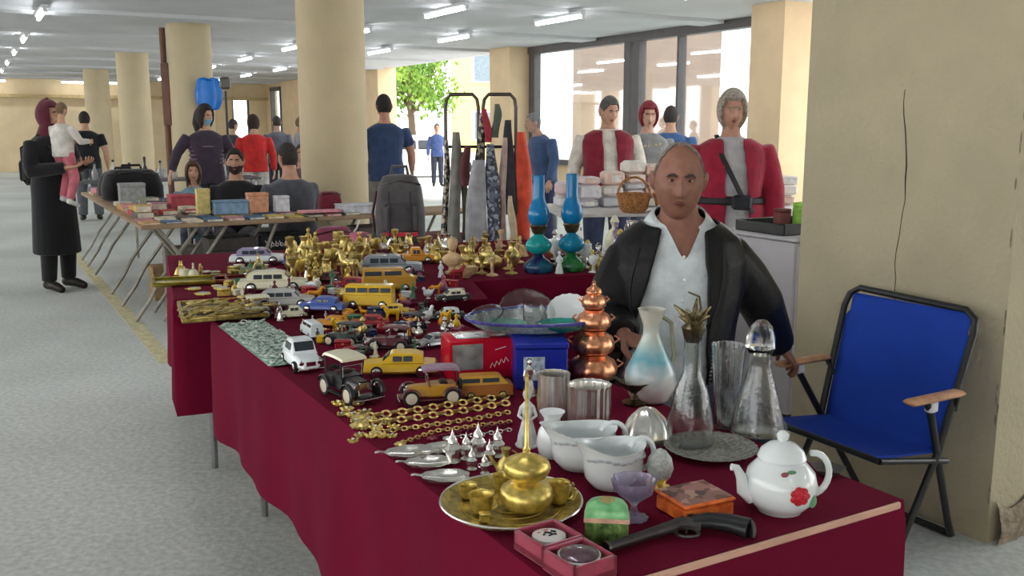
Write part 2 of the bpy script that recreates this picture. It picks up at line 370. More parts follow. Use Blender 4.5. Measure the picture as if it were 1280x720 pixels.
def torso(mb, rings, n=20):     # rings: (centre, half-width, half-depth, side vector, front vector)
    rs = []
    for c, w, d, sx, fy in rings:
        rs.append([tuple(c+sx*(w*math.copysign(abs(math.cos(t))**.85, math.cos(t)))+fy*(d*math.copysign(abs(math.sin(t))**.9, math.sin(t)))) for t in [2*math.pi*j/n for j in range(n)]])
    mb.loft(rs)
def head_pt(sx, sy, sz, s=1, male=True):       # unit sphere -> face surface, front is -y
    x, y, z = .0755*sx, .096*sy, .118*sz
    if sz < 0:
        k = (-sz)
        x *= 1-(.1 if male else .24)*k**1.6
        if sy > 0: y *= 1-.55*k**1.2
    if sy < 0:
        f = -sy
        y *= .97
        rz = 0
        if sz > -.3: rz = max(0, min(1, (.2-sz)/.38))
        else: rz = max(0, 1-((-.3-sz)/.06))
        y -= .027*math.exp(-(sx/(.1+.07*rz))**2)*rz*f
        for e in (-1, 1): y += .012*math.exp(-((sx-e*.36)/.2)**2-((sz-.1)/.1)**2)
        y -= .006*math.exp(-((sz-.25)/.09)**2)*math.exp(-(sx/.55)**2)
        y -= .007*math.exp(-((sz+.5)/.1)**2)*math.exp(-(sx/.26)**2)
        y += .008*math.exp(-((sz+.5)/.028)**2)*math.exp(-(sx/.24)**2)
        y -= .012*math.exp(-((sz+.82)/.16)**2)*math.exp(-(sx/.3)**2)
        for e in (-1, 1): y -= .006*math.exp(-((sx-e*.55)/.2)**2-((sz+.12)/.2)**2)
    return Vector((x*s, y*s, z*s))
def sph(az, el): return (math.sin(az)*math.cos(el), -math.cos(az)*math.cos(el), math.sin(el))
def head_geo(mb, T, s, nu=40, nv=34, male=True, ears=True):
    rings = []
    for i in range(nv+1):
        el = math.pi*(i/nv-.5)*.9999
        rings.append([tuple(head_pt(*sph(2*math.pi*j/nu, el), s, male)) for j in range(nu)])
    mb.loft(rings, M=T)
    if ears:
        for e in (-1, 1):
            mb.ell((e*.078*s, .012*s, .0), (.012*s, .022*s, .034*s), 10, 7, Euler((.2, e*.25, e*-.35)).to_matrix(), T)
def on_face(x, z, s, out=0, male=True):        # x,z in unit-sphere terms
    sy = -math.sqrt(max(.02, 1-x*x-z*z)); p = head_pt(x, sy, z, s, male); p.y -= out; return p
def shell(T, s, mask, grow, nu=44, nv=36, male=True, wob=0):   # thick cap over the head where mask(az,el)
    mb = MB(); idx = {}; vs = []; fs = []
    def vid(i, j, lay):
        k = (i, j % nu, lay)
        if k not in idx:
            el = math.pi*(i/nv-.5)*.9999; az = 2*math.pi*(j % nu)/nu; p = head_pt(*sph(az, el), s, male)
            g = grow(az, el)*s if lay else -.004*s
            d = p.normalized(); idx[k] = len(vs); vs.append(p+d*g)
        return idx[k]
    cell = lambda i, j: 0 <= i < nv and mask((2*math.pi*(j+.5)/nu) % (2*math.pi), math.pi*((i+.5)/nv-.5))
    for i in range(nv):
        for j in range(nu):
            if not cell(i, j): continue
            q = [(i, j), (i, j+1), (i+1, j+1), (i+1, j)]
            fs.append(tuple(vid(a, b, 1) for a, b in q)); fs.append(tuple(vid(a, b, 0) for a, b in reversed(q)))
            for (ni, nj), (p0, p1) in (((i-1, j), (q[0], q[1])), ((i+1, j), (q[2], q[3])), ((i, j-1), (q[3], q[0])), ((i, (j+1) % nu), (q[1], q[2]))):
                if not cell(ni, nj % nu): fs.append((vid(*p0, 0), vid(*p1, 0), vid(*p1, 1), vid(*p0, 1)))
    mb.add(vs, fs, T); return mb
def tidy(bm, it=8):       # smooth the cut edges of a garment
    for _ in range(it):
        new = {}
        for v in bm.verts:
            es = [e for e in v.link_edges if len(e.link_faces) == 1]
            if len(es) == 2: new[v] = v.co*.5+(es[0].other_vert(v).co+es[1].other_vert(v).co)*.25
        for v, c in new.items(): v.co = c
def azf(az): return min(az, 2*math.pi-az)      # 0 front .. pi back
HAIR = {
 'short': (lambda az, el: el > R(38)-R(62)*min(1, max(0, (azf(az)-R(38))/R(60))) and not (R(72) < azf(az) < R(112) and el < R(12)) and el > R(-38), lambda az, el: .008+.012*max(0, math.sin(el))),
 'buzz': (lambda az, el: el > R(74)-R(90)*min(1, max(0, (azf(az)-R(50))/R(50))) and not (R(70) < azf(az) < R(112) and el < R(10)) and el > R(-30), lambda az, el: .006),
 'long': (lambda az, el: el > R(40)-R(120)*min(1, max(0, (azf(az)-R(40))/R(42))), lambda az, el: .02+.012*max(0, math.sin(el))+.03*max(0, -math.sin(el))),
 'bob': (lambda az, el: el > R(34)-R(100)*min(1, max(0, (azf(az)-R(48))/R(30))), lambda az, el: .024+.01*max(0, math.sin(el))),
 'scarf': (lambda az, el: azf(az) > R(46) or el > R(36) or el < R(-62), lambda az, el: .022+.02*max(0, -math.cos(az))+.012*max(0, -math.sin(el))),
 'beard': (lambda az, el: el < R(-14) and azf(az) < R(84) and not (azf(az) < R(17) and el > R(-36) and el < R(-26)) and el > R(-74) and (azf(az) > R(26) or el < R(-22)), lambda az, el: .006),
}
def hand_geo(mb, wrist, d, palm, side, s=1.0, curl=.5, spread=1.0):   # d: wrist->knuckles, palm: palm normal, side +1 puts the thumb along cross(d,palm)
    d = Vector(d).normalized(); palm = Vector(palm); palm = (palm-d*palm.dot(d)).normalized(); t = d.cross(palm)*side; w = Vector(wrist)
    rings = []
    for k, (u, wd, th) in enumerate([(0, .024, .018), (.025, .03, .017), (.055, .04, .015), (.082, .041, .012), (.092, .036, .009)]):
        c = w+d*u*s
        rings.append([tuple(c+t*(wd*s*math.cos(2*math.pi*j/12))+palm*(th*s*math.sin(2*math.pi*j/12))) for j in range(12)])
    mb.loft(rings)
    for k, (off, L, r) in enumerate([(.030, .072, .0085), (.010, .080, .009), (-.011, .074, .0088), (-.030, .058, .0075)]):
        p = w+d*.082*s+t*off*s; pts = [p-d*.01*s]; a = curl*.35
        dirn = (d+t*(off*2.2*spread)).normalized()
        for seg in (.45, .32, .23):
            v = dirn*math.cos(a)+palm*math.sin(a); p = p+v*L*seg*s; pts.append(p); a += curl*.75
        limb(mb, pts, [r*s, r*s*.98, r*s*.9, r*s*.72], 8, True, False, 2)
    p = w+d*.028*s+t*.026*s; v = (d*.62+t*.75+palm*(.15+.3*curl)).normalized(); p1 = p+v*.035*s; v2 = (d*.9+t*.25+palm*(.2+.5*curl)).normalized(); p2 = p1+v2*.032*s; p3 = p2+(v2+palm*.2*curl).normalized()*.024*s
    limb(mb, [p-v*.008*s, p1, p2, p3], [.013*s, .0115*s, .0098*s, .0075*s], 8, True, False, 2)

def person(label, loc, rz, h=1.7, skin=(196, 150, 122), J=None, top=((60, 60, 60), 'cloth'), sleeve=1.0, pants=((50, 55, 70), 'cloth'), skirt=None, shoes=(40, 36, 34), hair=('short', (40, 34, 30)), beard=None,
           build=1.0, male=True, vox=.012, head_rot=(0, 0, 0), curl=(.5, .5), tops=None, open_jacket=None, collar=None, coat=None, legs=True, neck_skin=True, hands_dir=None, nres=(28, 24), extra=None, palm=None):
    """One figure facing local -Y.  J overrides joints in units of body height."""
    root = thing('person', label, 'person', loc, rz)
    k = build
    j = dict(pel=(0, .0, .53), wai=(0, -.004, .61), che=(0, -.006, .72), nec=(0, .0, .825), hed=(0, -.018, .926),
             shL=(.104*k, .0, .788), shR=(-.104*k, .0, .788), elL=(.142*k, .01, .635), elR=(-.142*k, .01, .635), wrL=(.15*k, -.035, .492), wrR=(-.15*k, -.035, .492),
             hiL=(.052*k, 0, .52), hiR=(-.052*k, 0, .52), knL=(.056*k, -.008, .285), knR=(-.056*k, -.008, .285), anL=(.06*k, .01, .045), anR=(-.06*k, .01, .045), ftL=(.07*k, -.085, .018), ftR=(-.07*k, -.085, .018))
    if J: j.update(J)
    j = {a: Vector(b)*h for a, b in j.items()}
    S = h/1.72
    side = (j['shL']-j['shR']).normalized()
    hside = (j['hiL']-j['hiR']).normalized()
    def frame(t, sd):
        t = t.normalized(); f = t.cross(sd).normalized(); return sd, -f if f.y > 0 and abs(f.y) > .0 and False else f
    up1 = (j['wai']-j['pel']); up2 = (j['che']-j['wai']); up3 = (j['nec']-j['che'])
    f1 = hside.cross(up1).normalized(); f2 = side.cross(up2).normalized(); f3 = side.cross(up3).normalized()
    def rings(g=0, gw=0, lo=0, hem=0):
        q = k*S; a = []
        if lo: a.append((j['pel']-up1.normalized()*lo*S, .172*q+g+hem, .122*q+g+hem, hside, f1))
        a += [(j['pel']-up1.normalized()*.06*S, .165*q+g, .115*q+g, hside, f1), (j['pel']+up1*.3, .168*q+g, .118*q+g, hside, f1), (j['wai'], .148*q+g, .108*q+g+gw, side, f2), (j['wai'].lerp(j['che'], .5), .152*q+g, .112*q+g+gw*.9, side, f2),
              (j['che'], .165*q+g, .118*q+g+gw*.4, side, f3), (j['che'].lerp(j['nec'], .5), .17*q+g, .105*q+g, side, f3), (j['che'].lerp(j['nec'], .78), .142*q+g, .085*q+g, side, f3), (j['che'].lerp(j['nec'], .94), .1*q+g, .07*q+g, side, f3), (j['nec']+up3*.05, .066*q+g*.6, .06*q+g*.6, side, f3)]
        return a
    gw = (k-1)*.16 if k > 1 else 0
    # ---- body
    mb = MB(); torso(mb, rings(0, gw))
    limb(mb, [j['nec']-up3*.15, j['nec'], j['nec'].lerp(j['hed'], .62)], [.07*S, .058*S*k, .054*S], 14)
    for s in 'LR':
        limb(mb, [j['sh'+s], j['sh'+s].lerp(j['el'+s], .5), j['el'+s], j['el'+s].lerp(j['wr'+s], .4), j['wr'+s]], [.05*S*k, .05*S*k, .039*S*k, .04*S*k, .026*S], 12, ck=.3)
        if legs: limb(mb, [j['hi'+s], j['hi'+s].lerp(j['kn'+s], .4), j['kn'+s], j['kn'+s].lerp(j['an'+s], .35), j['an'+s]], [.088*S*k, .08*S*k, .055*S*k, .053*S*k, .036*S], 12); limb(mb, [j['an'+s]+V(0, .02, -.02)*S, (j['an'+s]+j['ft'+s])/2-V(0, 0, .005), j['ft'+s]], [.036*S, .036*S, .03*S], 10)
    me = remesh(mb, vox)
    T = Matrix.Translation(j['hed']) @ Euler(head_rot).to_matrix().to_4x4(); hs = S
    mb = MB(); head_geo(mb, T, hs, nres[0], nres[1], male, ears=hair[0] not in ('scarf', 'long', 'bob'))
    for s, sg in (('L', 1), ('R', -1)):
        d = (j['wr'+s]-j['el'+s]).normalized(); pn = Vector(palm[s]) if palm and s in palm else V(-sg, .1, 0)
        if hands_dir and s in hands_dir: d = Vector(hands_dir[s])
        hand_geo(mb, j['wr'+s]-d*.004, d, pn, sg*1, S, curl[0] if s == 'L' else curl[1])
    join_mb(me, mb)
    body = link_mesh('body', me, cmat(skin, 'skin'), root)
    # ---- face
    for e in (-1, 1):
        mb = MB(); mb.ell(on_face(e*.36, .1, hs, -.004*hs, male), (.0125*hs, .0075*hs, .0036*hs), 10, 6, M=T); mb.build('eye', mat('eye_white', (200, 192, 184), rough=.2, var=.02), root)
        mb = MB(); mb.ell(on_face(e*.36, .1, hs, .0032*hs, male), (.005*hs, .003*hs, .0034*hs), 8, 5, M=T); mb.build('iris', mat('eye_dark', (44, 32, 26), rough=.2, var=.02), root)
        mb = MB(); mb.tube([on_face(e*x, z, hs, .002*hs, male) for x, z in ((.16, .22), (.3, .26), (.46, .25), (.58, .19))], [.003*hs, .0055*hs, .005*hs, .002*hs], 6, M=T); mb.build('eyebrow', cmat(hair[2] if len(hair) > 2 else hair[1], 'hair'), root)
    mb = MB(); mb.tube([on_face(x, z, hs, .0015*hs, male) for x, z in ((-.24, -.49), (-.1, -.455), (0, -.465), (.1, -.455), (.24, -.49))], [.001, .004*hs, .0042*hs, .004*hs, .001], 6, M=T)
    mb.tube([on_face(x, z, hs, .0015*hs, male) for x, z in ((-.22, -.51), (-.1, -.545), (0, -.55), (.1, -.545), (.22, -.51))], [.001, .004*hs, .005*hs, .004*hs, .001], 6, M=T)
    mb.build('lips', mat('lips_%d' % skin[0], (int(skin[0]*.78), int(skin[1]*.62), int(skin[2]*.6)), rough=.5), root)
    # ---- hair
    mk, gr = HAIR[hair[0]]
    hb = shell(T, hs, mk, gr, male=male)
    if hair[0] == 'long':
        c = j['hed']; limb(hb, [c+T.to_3x3() @ V(0, .06, .02)*hs, c+T.to_3x3() @ V(0, .085, -.09)*hs, j['nec']+f3*-.085*S-V(0, 0, .06), j['che']+f3*-.125*S], [.085*hs, .085*hs, .075*hs, .03*hs], 12)
    if hair[0] == 'scarf':
        torso(hb, [(j['nec']-up3*.45, .15*S*k, .115*S, side, f3), (j['nec']-up3*.1, .12*S, .1*S, side, f3), (j['nec'].lerp(j['hed'], .3), .085*S, .095*S, side, f3), (j['nec'].lerp(j['hed'], .55), .07*S, .085*S, side, f3)])
    if hair[0] == 'bun': pass
    hb.build('headscarf' if hair[0] == 'scarf' else 'hair', cmat(hair[1], 'cloth' if hair[0] == 'scarf' else 'hair'), root, ang=70)
    if beard: shell(T, hs, *HAIR['beard'], male=male).build('beard', cmat(beard, 'hair'), root, ang=70)
    # ---- clothes
    if legs:
        mb = MB()
        if skirt:
            zb = skirt[2]
            torso(mb, [(V(j['pel'].x, j['pel'].y, zb*h), .215*S*k, .16*S*k, hside, f1), (V(j['pel'].x, j['pel'].y, (zb+j['pel'].z/h)*.5*h), .195*S*k, .145*S*k, hside, f1), (j['pel'], .18*S*k, .13*S*k, hside, f1), (j['wai'], .158*S*k, .118*S*k, side, f2)])
            link_mesh('skirt', remesh(mb, vox, 4), cmat(skirt[0], skirt[1]), root)
            mb = MB()
        if pants:
            torso(mb, [(j['pel']-up1.normalized()*.085*S, .15*S*k, .11*S*k, hside, f1), (j['pel']-up1*.1, .17*S*k, .12*S*k, hside, f1), (j['wai']-up1*.55, .162*S*k, .112*S*k, hside, f1)])
            for s in 'LR': limb(mb, [j['hi'+s], j['hi'+s].lerp(j['kn'+s], .4), j['kn'+s], j['an'+s]+(j['kn'+s]-j['an'+s])*.04], [.094*S*k, .09*S*k, .076*S*k, .06*S*k], 14, False, True)
            link_mesh('trousers', remesh(mb, vox, 4), cmat(*pants), root)
        for s in 'LR':
            mb = MB(); a = j['an'+s]; f = j['ft'+s]; fd = (f-a); fd.z = 0; fd.normalize()
            limb(mb, [a-fd*.03*S+V(0, 0, -.018*S), (a+f)/2+V(0, 0, .0), f], [.043*S, .044*S, .036*S], 12); limb(mb, [a+V(0, 0, .03*S), a-V(0, 0, .02*S)], [.046*S, .043*S], 12)
            link_mesh('shoe', remesh(mb, .011, 3), cmat(shoes, 'leather'), root)
    if top:
        mb = MB(); torso(mb, rings(.012*S, gw+.004, .09 if not coat else .02))
        for s in 'LR':
            if sleeve > 0:
                e, w, sh = j['el'+s], j['wr'+s], j['sh'+s]
                if sleeve <= .5: pp = [sh, sh.lerp(e, sleeve*1.6)]; rr = [.058*S*k, .062*S*k]
                else: pp = [sh, sh.lerp(e, .5), e, e.lerp(w, (sleeve-.5)*1.92)]; rr = [.058*S*k, .06*S*k, .053*S*k, .042*S*k]
                limb(mb, pp, rr, 14, False, True, ck=.25)
            else: pass
        link_mesh(tops or 'shirt', remesh(mb, vox, 4), cmat(*top), root)
    if coat:     # long coat: (colour, kind, hem height)
        mb = MB(); q = rings(.022*S, gw+.006)
        zb = coat[2]*h
        torso(mb, [(V(j['pel'].x, j['pel'].y+.01, zb), .2*S*k, .165*S*k, hside, f1)]+q[:-1]+[(j['nec'], .072*S, .06*S, side, f3)])
        for s in 'LR': limb(mb, [j['sh'+s], j['sh'+s].lerp(j['el'+s], .5), j['el'+s], j['el'+s].lerp(j['wr'+s], .92)], [.062*S*k, .066*S*k, .06*S*k, .05*S*k], 14, False, True, ck=.25)
        link_mesh('coat', remesh(mb, vox, 4), cmat(coat[0], coat[1]), root)
    if open_jacket:     # (colour, kind, name, sleeves, gap): jacket with an open front
        colr, kd, nm, slv, gap = open_jacket
        mb = MB(); torso(mb, rings(.03*S, gw+.006, .12, .005))
        if slv:
            for s in 'LR': limb(mb, [j['sh'+s], j['sh'+s].lerp(j['el'+s], .5), j['el'+s], j['el'+s].lerp(j['wr'+s], .93)], [.064*S*k, .07*S*k, .064*S*k, .05*S*k], 14, False, True, ck=.25)
        me = remesh(mb, vox, 4)
        bm = bmesh.new(); bm.from_mesh(me); dele = []
        for v in bm.verts:
            c = v.co; t = max(0, min(1, (c.z-j['pel'].z)/(j['nec'].z-j['pel'].z+1e-6))); ctr = j['pel'].lerp(j['nec'], t); r = c-ctr
            lat = r.dot(side); fr = r.dot(f2)
            g0 = gap[0]*(1-t)+gap[1]*t
            if fr > .02*S and abs(lat-(gap[2]*(1-t) if len(gap) > 2 else 0)) < g0 and t > -.2: dele.append(v)
            elif t > .93 and r.length < .085*S*k and False: dele.append(v)
        bmesh.ops.delete(bm, geom=dele, context='VERTS')
        top_v = [v for v in bm.verts if (v.co-j['nec']).dot(up3.normalized()) > -.005 and (v.co-j['nec']).length < .12*S]
        bmesh.ops.delete(bm, geom=top_v, context='VERTS'); tidy(bm)
        bm.to_mesh(me); bm.free()
        o = link_mesh(nm, me, cmat(colr, kd), root); so = o.modifiers.new('s', 'SOLIDIFY'); so.thickness = .008; so.offset = 0
        from mathutils.bvhtree import BVHTree
        bm = bmesh.new(); bm.from_mesh(me); bv = BVHTree.FromBMesh(bm)
        if nm == 'jacket':      # lapels lying on the jacket along the opening, running round the neck
            for e in (-1, 1):
                vs = []; n = 0
                for q in range(17):
                    u = q/16
                    if u < .3:
                        an = math.pi*(1-u/.3*.62); ctr = j['nec']+up3*.02; dirv = side*e*math.sin(an)+f3*math.cos(an)
                        a, b = ctr+dirv*.082*S+up3*.1, ctr+dirv*.125*S-up3*.12
                        if u > .2: a = a-up3*.1*(u-.2)*10
                    else:
                        t = .97-(u-.3)/.7*.52; g0 = gap[0]*(1-t)+gap[1]*t; ctr = j['pel'].lerp(j['nec'], t)+side*(gap[2]*(1-t)); wdt = .055*S*math.sin(min(1, (1.02-u)/.45)*1.57)+.004
                        a, b = ctr+side*e*(g0-.004)+f2*.3*S, ctr+side*e*(g0+wdt)+f2*.3*S
                        for z, pp in enumerate((a, b)):
                            h_ = bv.ray_cast(pp+f2*.2, -f2)
                            if h_[0] is None: h_ = bv.find_nearest(pp)
                            w = h_[0]+f2*.007
                            if z == 0: a = w
                            else: b = w
                    vs += [a, b]; n += 1
                eb = MB(); eb.add(vs, [(2*i, 2*i+1, 2*i+3, 2*i+2) for i in range(n-1)])
                q = eb.build('lapel', cmat(colr, kd), root); m2 = q.modifiers.new('s', 'SOLIDIFY'); m2.thickness = .007; m2.offset = 0
        else:
            pass
        bm.free()
    if collar:
        sh = [o for o in root.children if o.name.split('.')[0] == (tops or 'shirt')][0]
        bm = bmesh.new(); bm.from_mesh(sh.data); kill = []
        for v in bm.verts:
            r = v.co-j['nec']; u = r.dot(up3.normalized())
            if r.dot(f3) > .0 and u > -.095*S and abs(r.dot(side)) < .05*S*(u+.095*S)/(.095*S): kill.append(v)
            elif u > .005 and r.length < .13*S: kill.append(v)
        bmesh.ops.delete(bm, geom=kill, context='VERTS'); tidy(bm); bm.to_mesh(sh.data); bm.free()
        for e in (-1, 1):
            vs = []; n = 0
            for q in range(15):
                u = q/14; an = math.pi*(1-u*.8); dirv = side*e*math.sin(an)+f3*math.cos(an); ctr = j['nec']
                a = ctr+dirv*(.064+.012*u)*S*k+up3*(.2-.22*u*u); b = ctr+dirv*(.088+.03*u)*S*k+up3*(.02-.42*u**3)
                vs += [a, b]; n += 1
            mb = MB(); mb.add(vs, [(2*i, 2*i+1, 2*i+3, 2*i+2) for i in range(n-1)])
            q = mb.build('collar', cmat(*collar), root); m2 = q.modifiers.new('s', 'SOLIDIFY'); m2.thickness = .005; m2.offset = 0
    if extra: extra(root, j, S, side, f3, T)
    return root, j
# ---------------------------------------------------------------- the seated vendor (built in world directions, facing the camera)
vp = V(.53, 3.07, 0); vh = 1.74
def wj(x, y, z): return ((x-vp.x)/vh, (y-vp.y)/vh, z/vh)
def vendor_extra(root, j, S, side, f3, T):
    mb = MB()
    for t in (.35, .5, .65, .8):
        p = j['wai'].lerp(j['nec'], t)+f3*(.155 if t < .7 else .125)*S; mb.ell(p, (.006, .004, .006), 8, 5)
    mb.build('shirt_button', mat('button_white', (225, 228, 226)), root)
    mb = MB()
    for i in range(16):
        p = j['pel'].lerp(j['nec'], .05+i*.022)+side*.1*S+f3*.165*S; mb.box(p, (.008, .006, .006))
    mb.build('zip', mat('zip_metal', (170, 170, 172), rough=.3, metal=1), root)
vend, vj = person('bald-headed man in black leather jacket and white polo shirt seated beside the stall', vp, 0, vh, skin=(142, 98, 80), build=1.14,
    J=dict(pel=wj(.53, 3.1, .56), wai=wj(.53, 3.085, .70), che=wj(.535, 3.08, .90), nec=wj(.542, 3.055, 1.145), hed=wj(.528, 3.0, 1.275),
           shL=wj(.70, 3.07, 1.035), shR=wj(.385, 3.07, 1.03), elL=wj(.845, 3.16, .86), elR=wj(.30, 3.0, .83), wrL=wj(.965, 3.33, .665), wrR=wj(.345, 2.82, .815),
           hiL=wj(.63, 3.05, .53), hiR=wj(.43, 3.05, .53), knL=wj(.74, 2.72, .55), knR=wj(.40, 2.68, .56), anL=wj(.76, 2.70, .09), anR=wj(.44, 2.72, .09), ftL=wj(.77, 2.56, .035), ftR=wj(.44, 2.58, .035)),
    top=((202, 212, 214), 'cloth'), tops='polo_shirt', sleeve=.45, pants=((34, 40, 58), 'cloth'), hair=('buzz', (140, 130, 122), (74, 62, 54)), open_jacket=((11, 11, 13), 'leather', 'jacket', True, (.15, .06, -.06)),
    collar=((214, 222, 224), 'cloth'), vox=.009, head_rot=(.06, .03, -.1), curl=(.75, .6), hands_dir={'L': (.5, .2, -.5), 'R': (.55, -.6, -.12)}, palm={'L': (-.3, .3, -1), 'R': (.1, .1, -1)}, nres=(72, 60), extra=vendor_extra)
tag(MB().box((0, 0, .395), (.4, .38, .03), bev=.01).build('seat', mat('stool_seat', (52, 50, 52))), 'x', 'stool')
st = thing('stool', 'plain dark stool carrying the man in the leather jacket', 'stool', (.53, 3.1, 0))
o = bpy.data.objects['seat']; o.parent = st
for kk in ('label', 'category'): del o[kk]
for sx in (-1, 1):
    for sy in (-1, 1):
        MB().tube([(sx*.14, sy*.14, .385), (sx*.17, sy*.17, 0)], .013, 8).build('leg', mat('stool_seat', (52, 50, 52)), st)
# ---------------------------------------------------------------- the other people
SK = (200, 156, 130)
def at_px(x, Y): p = far(x, 157, Y); return V(p.x, p.y, 0)
def backpack_on(root, j, S, f, col, nm='backpack'):
    c = j['che'].lerp(j['wai'], .35)-f*.2*S
    mb = MB(); mb.box(c, (.27, .14, .38), bev=.05); b = mb.build(nm, cmat(col, 'cloth'), root)
    mb = MB(); mb.box(c-f*.085-V(0, 0, .06), (.2, .05, .18), bev=.02); mb.build('pocket', cmat(col, 'cloth'), b)
    for e in (-1, 1):
        mb = MB(); mb.tube([c+V(e*.09, 0, .17)+f*.05, j['sh'+('L' if e > 0 else 'R')]*.6+j['nec']*.4+V(0, 0, .04), j['che']+V(e*.11, 0, .05)+f*.14, j['wai']+V(e*.15, 0, .05)+f*.06], .016, 6, flat=.4); mb.build('strap', cmat(col, 'cloth'), b)
# woman in black with child on her arm
def ex_w(root, j, S, side, f, T): backpack_on(root, j, S, f, (26, 26, 30))
person('woman in long black coat and wine-red headscarf carrying a small child', at_px(60, 8.35)+V(.0, 0, 0), R(68), 1.66, skin=SK, male=False,
    J=dict(elL=(.15, -.02, .65), wrL=(.07, -.17, .68), elR=(-.15, -.02, .64), wrR=(-.06, -.17, .66)), top=((24, 24, 28), 'cloth'), pants=((22, 22, 26), 'cloth'), coat=((14, 15, 21), 'cloth', .2), hair=('scarf', (88, 22, 40)), extra=ex_w, build=1.08, palm={'L': (0, 0, 1), 'R': (0, 0, 1)})
person('small child in white top and pink trousers held on a woman\'s arm', at_px(69, 8.2)+V(.05, 0, .76), R(158), .88, skin=SK, male=False,
    J=dict(hed=(0, -.02, .93), nec=(0, 0, .80), che=(0, 0, .68), shL=(.12, 0, .77), shR=(-.12, 0, .77), elL=(.17, -.06, .63), wrL=(.14, -.2, .63), elR=(-.17, -.06, .63), wrR=(-.14, -.2, .63), knL=(.07, -.09, .3), knR=(-.07, -.05, .27), anL=(.08, -.03, .08), anR=(-.07, .03, .06), ftL=(.08, -.13, .03), ftR=(-.07, -.07, .0)),
    top=((214, 210, 202), 'cloth'), tops='jumper', pants=((198, 110, 122), 'cloth'), shoes=(220, 220, 218), hair=('short', (120, 96, 74)), build=1.1)
person('man in black T-shirt with his back turned at the far book stall', at_px(106, 14.6), R(205), 1.66, skin=SK, top=((18, 20, 26), 'cloth'), tops='t_shirt', sleeve=.4, pants=((92, 96, 102), 'cloth'), build=1.15)
def ex_mask(root, j, S, side, f, T):
    mb = MB(); mb.grid(lambda u, v: tuple(on_face((u-.5)*1.3, -.2-.55*v, S, .006, False)), 10, 8, T); o = mb.build('face_mask', cmat((120, 180, 205), 'cloth'), root); so = o.modifiers.new('s', 'SOLIDIFY'); so.thickness = .002
    for i in range(5):
        mb = MB(); c = j['wai'].lerp(j['che'], i/4); n = 28
        mb.tube([c+side*(.194*S*math.cos(t))+f*(.147*S*math.sin(t))+V(0, 0, 0) for t in [2*math.pi*q/n for q in range(n)]], .009, 6, closed=True); mb.build('stripe', cmat((130, 96, 116), 'cloth'), root)
person('woman with long dark hair, blue face mask and striped purple sweater', at_px(256, 10.9), R(28), 1.68, skin=SK, male=False, J=dict(elR=(-.19, .0, .68), wrR=(-.24, -.04, .56), elL=(.17, -.02, .66), wrL=(.17, -.08, .54)),
    top=((58, 46, 62), 'cloth'), tops='sweater', pants=((54, 50, 64), 'cloth'), hair=('long', (40, 30, 28)), head_rot=(.15, 0, .5), extra=ex_mask, build=1.12)
SIT = dict(pel=(0, 0, .30), wai=(0, -.01, .38), che=(0, -.02, .49), nec=(0, -.015, .595), hed=(0, -.035, .70), shL=(.105, -.015, .56), shR=(-.105, -.015, .56), elL=(.15, -.05, .42), elR=(-.15, -.05, .42), wrL=(.11, -.18, .44), wrR=(-.11, -.18, .44),
           hiL=(.055, -.01, .29), hiR=(-.055, -.01, .29), knL=(.07, -.25, .29), knR=(-.07, -.25, .29), anL=(.07, -.25, .05), anR=(-.07, -.25, .05), ftL=(.075, -.34, .02), ftR=(-.075, -.34, .02))
person('bearded man in black jumper seated behind the book table', at_px(292, 9.0)+V(0, 0, -.08), R(12), 1.7, skin=(190, 146, 122), J=SIT, top=((16, 17, 22), 'cloth'), tops='jumper', pants=((40, 42, 50), 'cloth'), hair=('short', (40, 34, 32)), beard=(60, 46, 40), build=1.2)
person('person in dark grey shirt seated with back to the thick column', at_px(362, 8.12)+V(0, 0, -.03), R(-140), 1.72, skin=(186, 142, 118), J=SIT, top=((72, 74, 82), 'cloth'), tops='shirt', pants=((44, 46, 54), 'cloth'), hair=('short', (44, 38, 34)), build=1.25)
person('child in light blue top sitting behind the book table', at_px(238, 9.4)+V(0, 0, 0), R(20), 1.42, skin=SK, J=SIT, top=((130, 170, 190), 'cloth'), tops='t_shirt', sleeve=.45, hair=('long', (84, 58, 44)), male=False)
person('person in plaid brown shirt seated behind the one in grey', at_px(376, 11.3)+V(0, 0, -.02), R(10), 1.62, skin=SK, J=SIT, top=((112, 88, 84), 'cloth'), tops='shirt', hair=('short', (60, 50, 46)), build=1.1)
person('woman in bright red top with dark hair standing beyond the column', at_px(317, 14.2), R(200), 1.6, skin=SK, male=False, top=((190, 38, 36), 'cloth'), tops='blouse', pants=((190, 186, 182), 'cloth'), hair=('bob', (52, 36, 32)), build=1.15)
person('distant person in grey jacket right of the woman in red', at_px(346, 17.5), R(190), 1.62, skin=SK, top=((104, 108, 120), 'cloth'), tops='jacket', hair=('short', (60, 54, 52)), build=1.1)
person('distant person in pale jacket half hidden by the thick column', at_px(374, 17.0), R(100), 1.6, skin=SK, top=((146, 146, 152), 'cloth'), tops='jacket', hair=('short', (120, 92, 76)))
person('distant dark figure beside the blue balloon-like bag', at_px(290, 17.0), R(150), 1.56, skin=SK, top=((56, 54, 60), 'cloth'), hair=('short', (50, 44, 42)))
person('man in dark blue T-shirt standing just right of the thick column', at_px(481, 10.4), R(-160), 1.78, skin=(190, 140, 116), J=dict(elL=(.15, .0, .64), wrL=(.17, -.02, .5), elR=(-.17, -.03, .65), wrR=(-.19, -.1, .53)),
    top=((42, 62, 98), 'cloth'), tops='t_shirt', sleeve=.42, pants=((120, 120, 112), 'cloth'), hair=('short', (34, 30, 28)), build=1.12)
person('far away person in blue outside the open side', at_px(546, 23), R(10), 1.5, skin=SK, top=((70, 90, 140), 'cloth'), hair=('short', (90, 84, 82)))
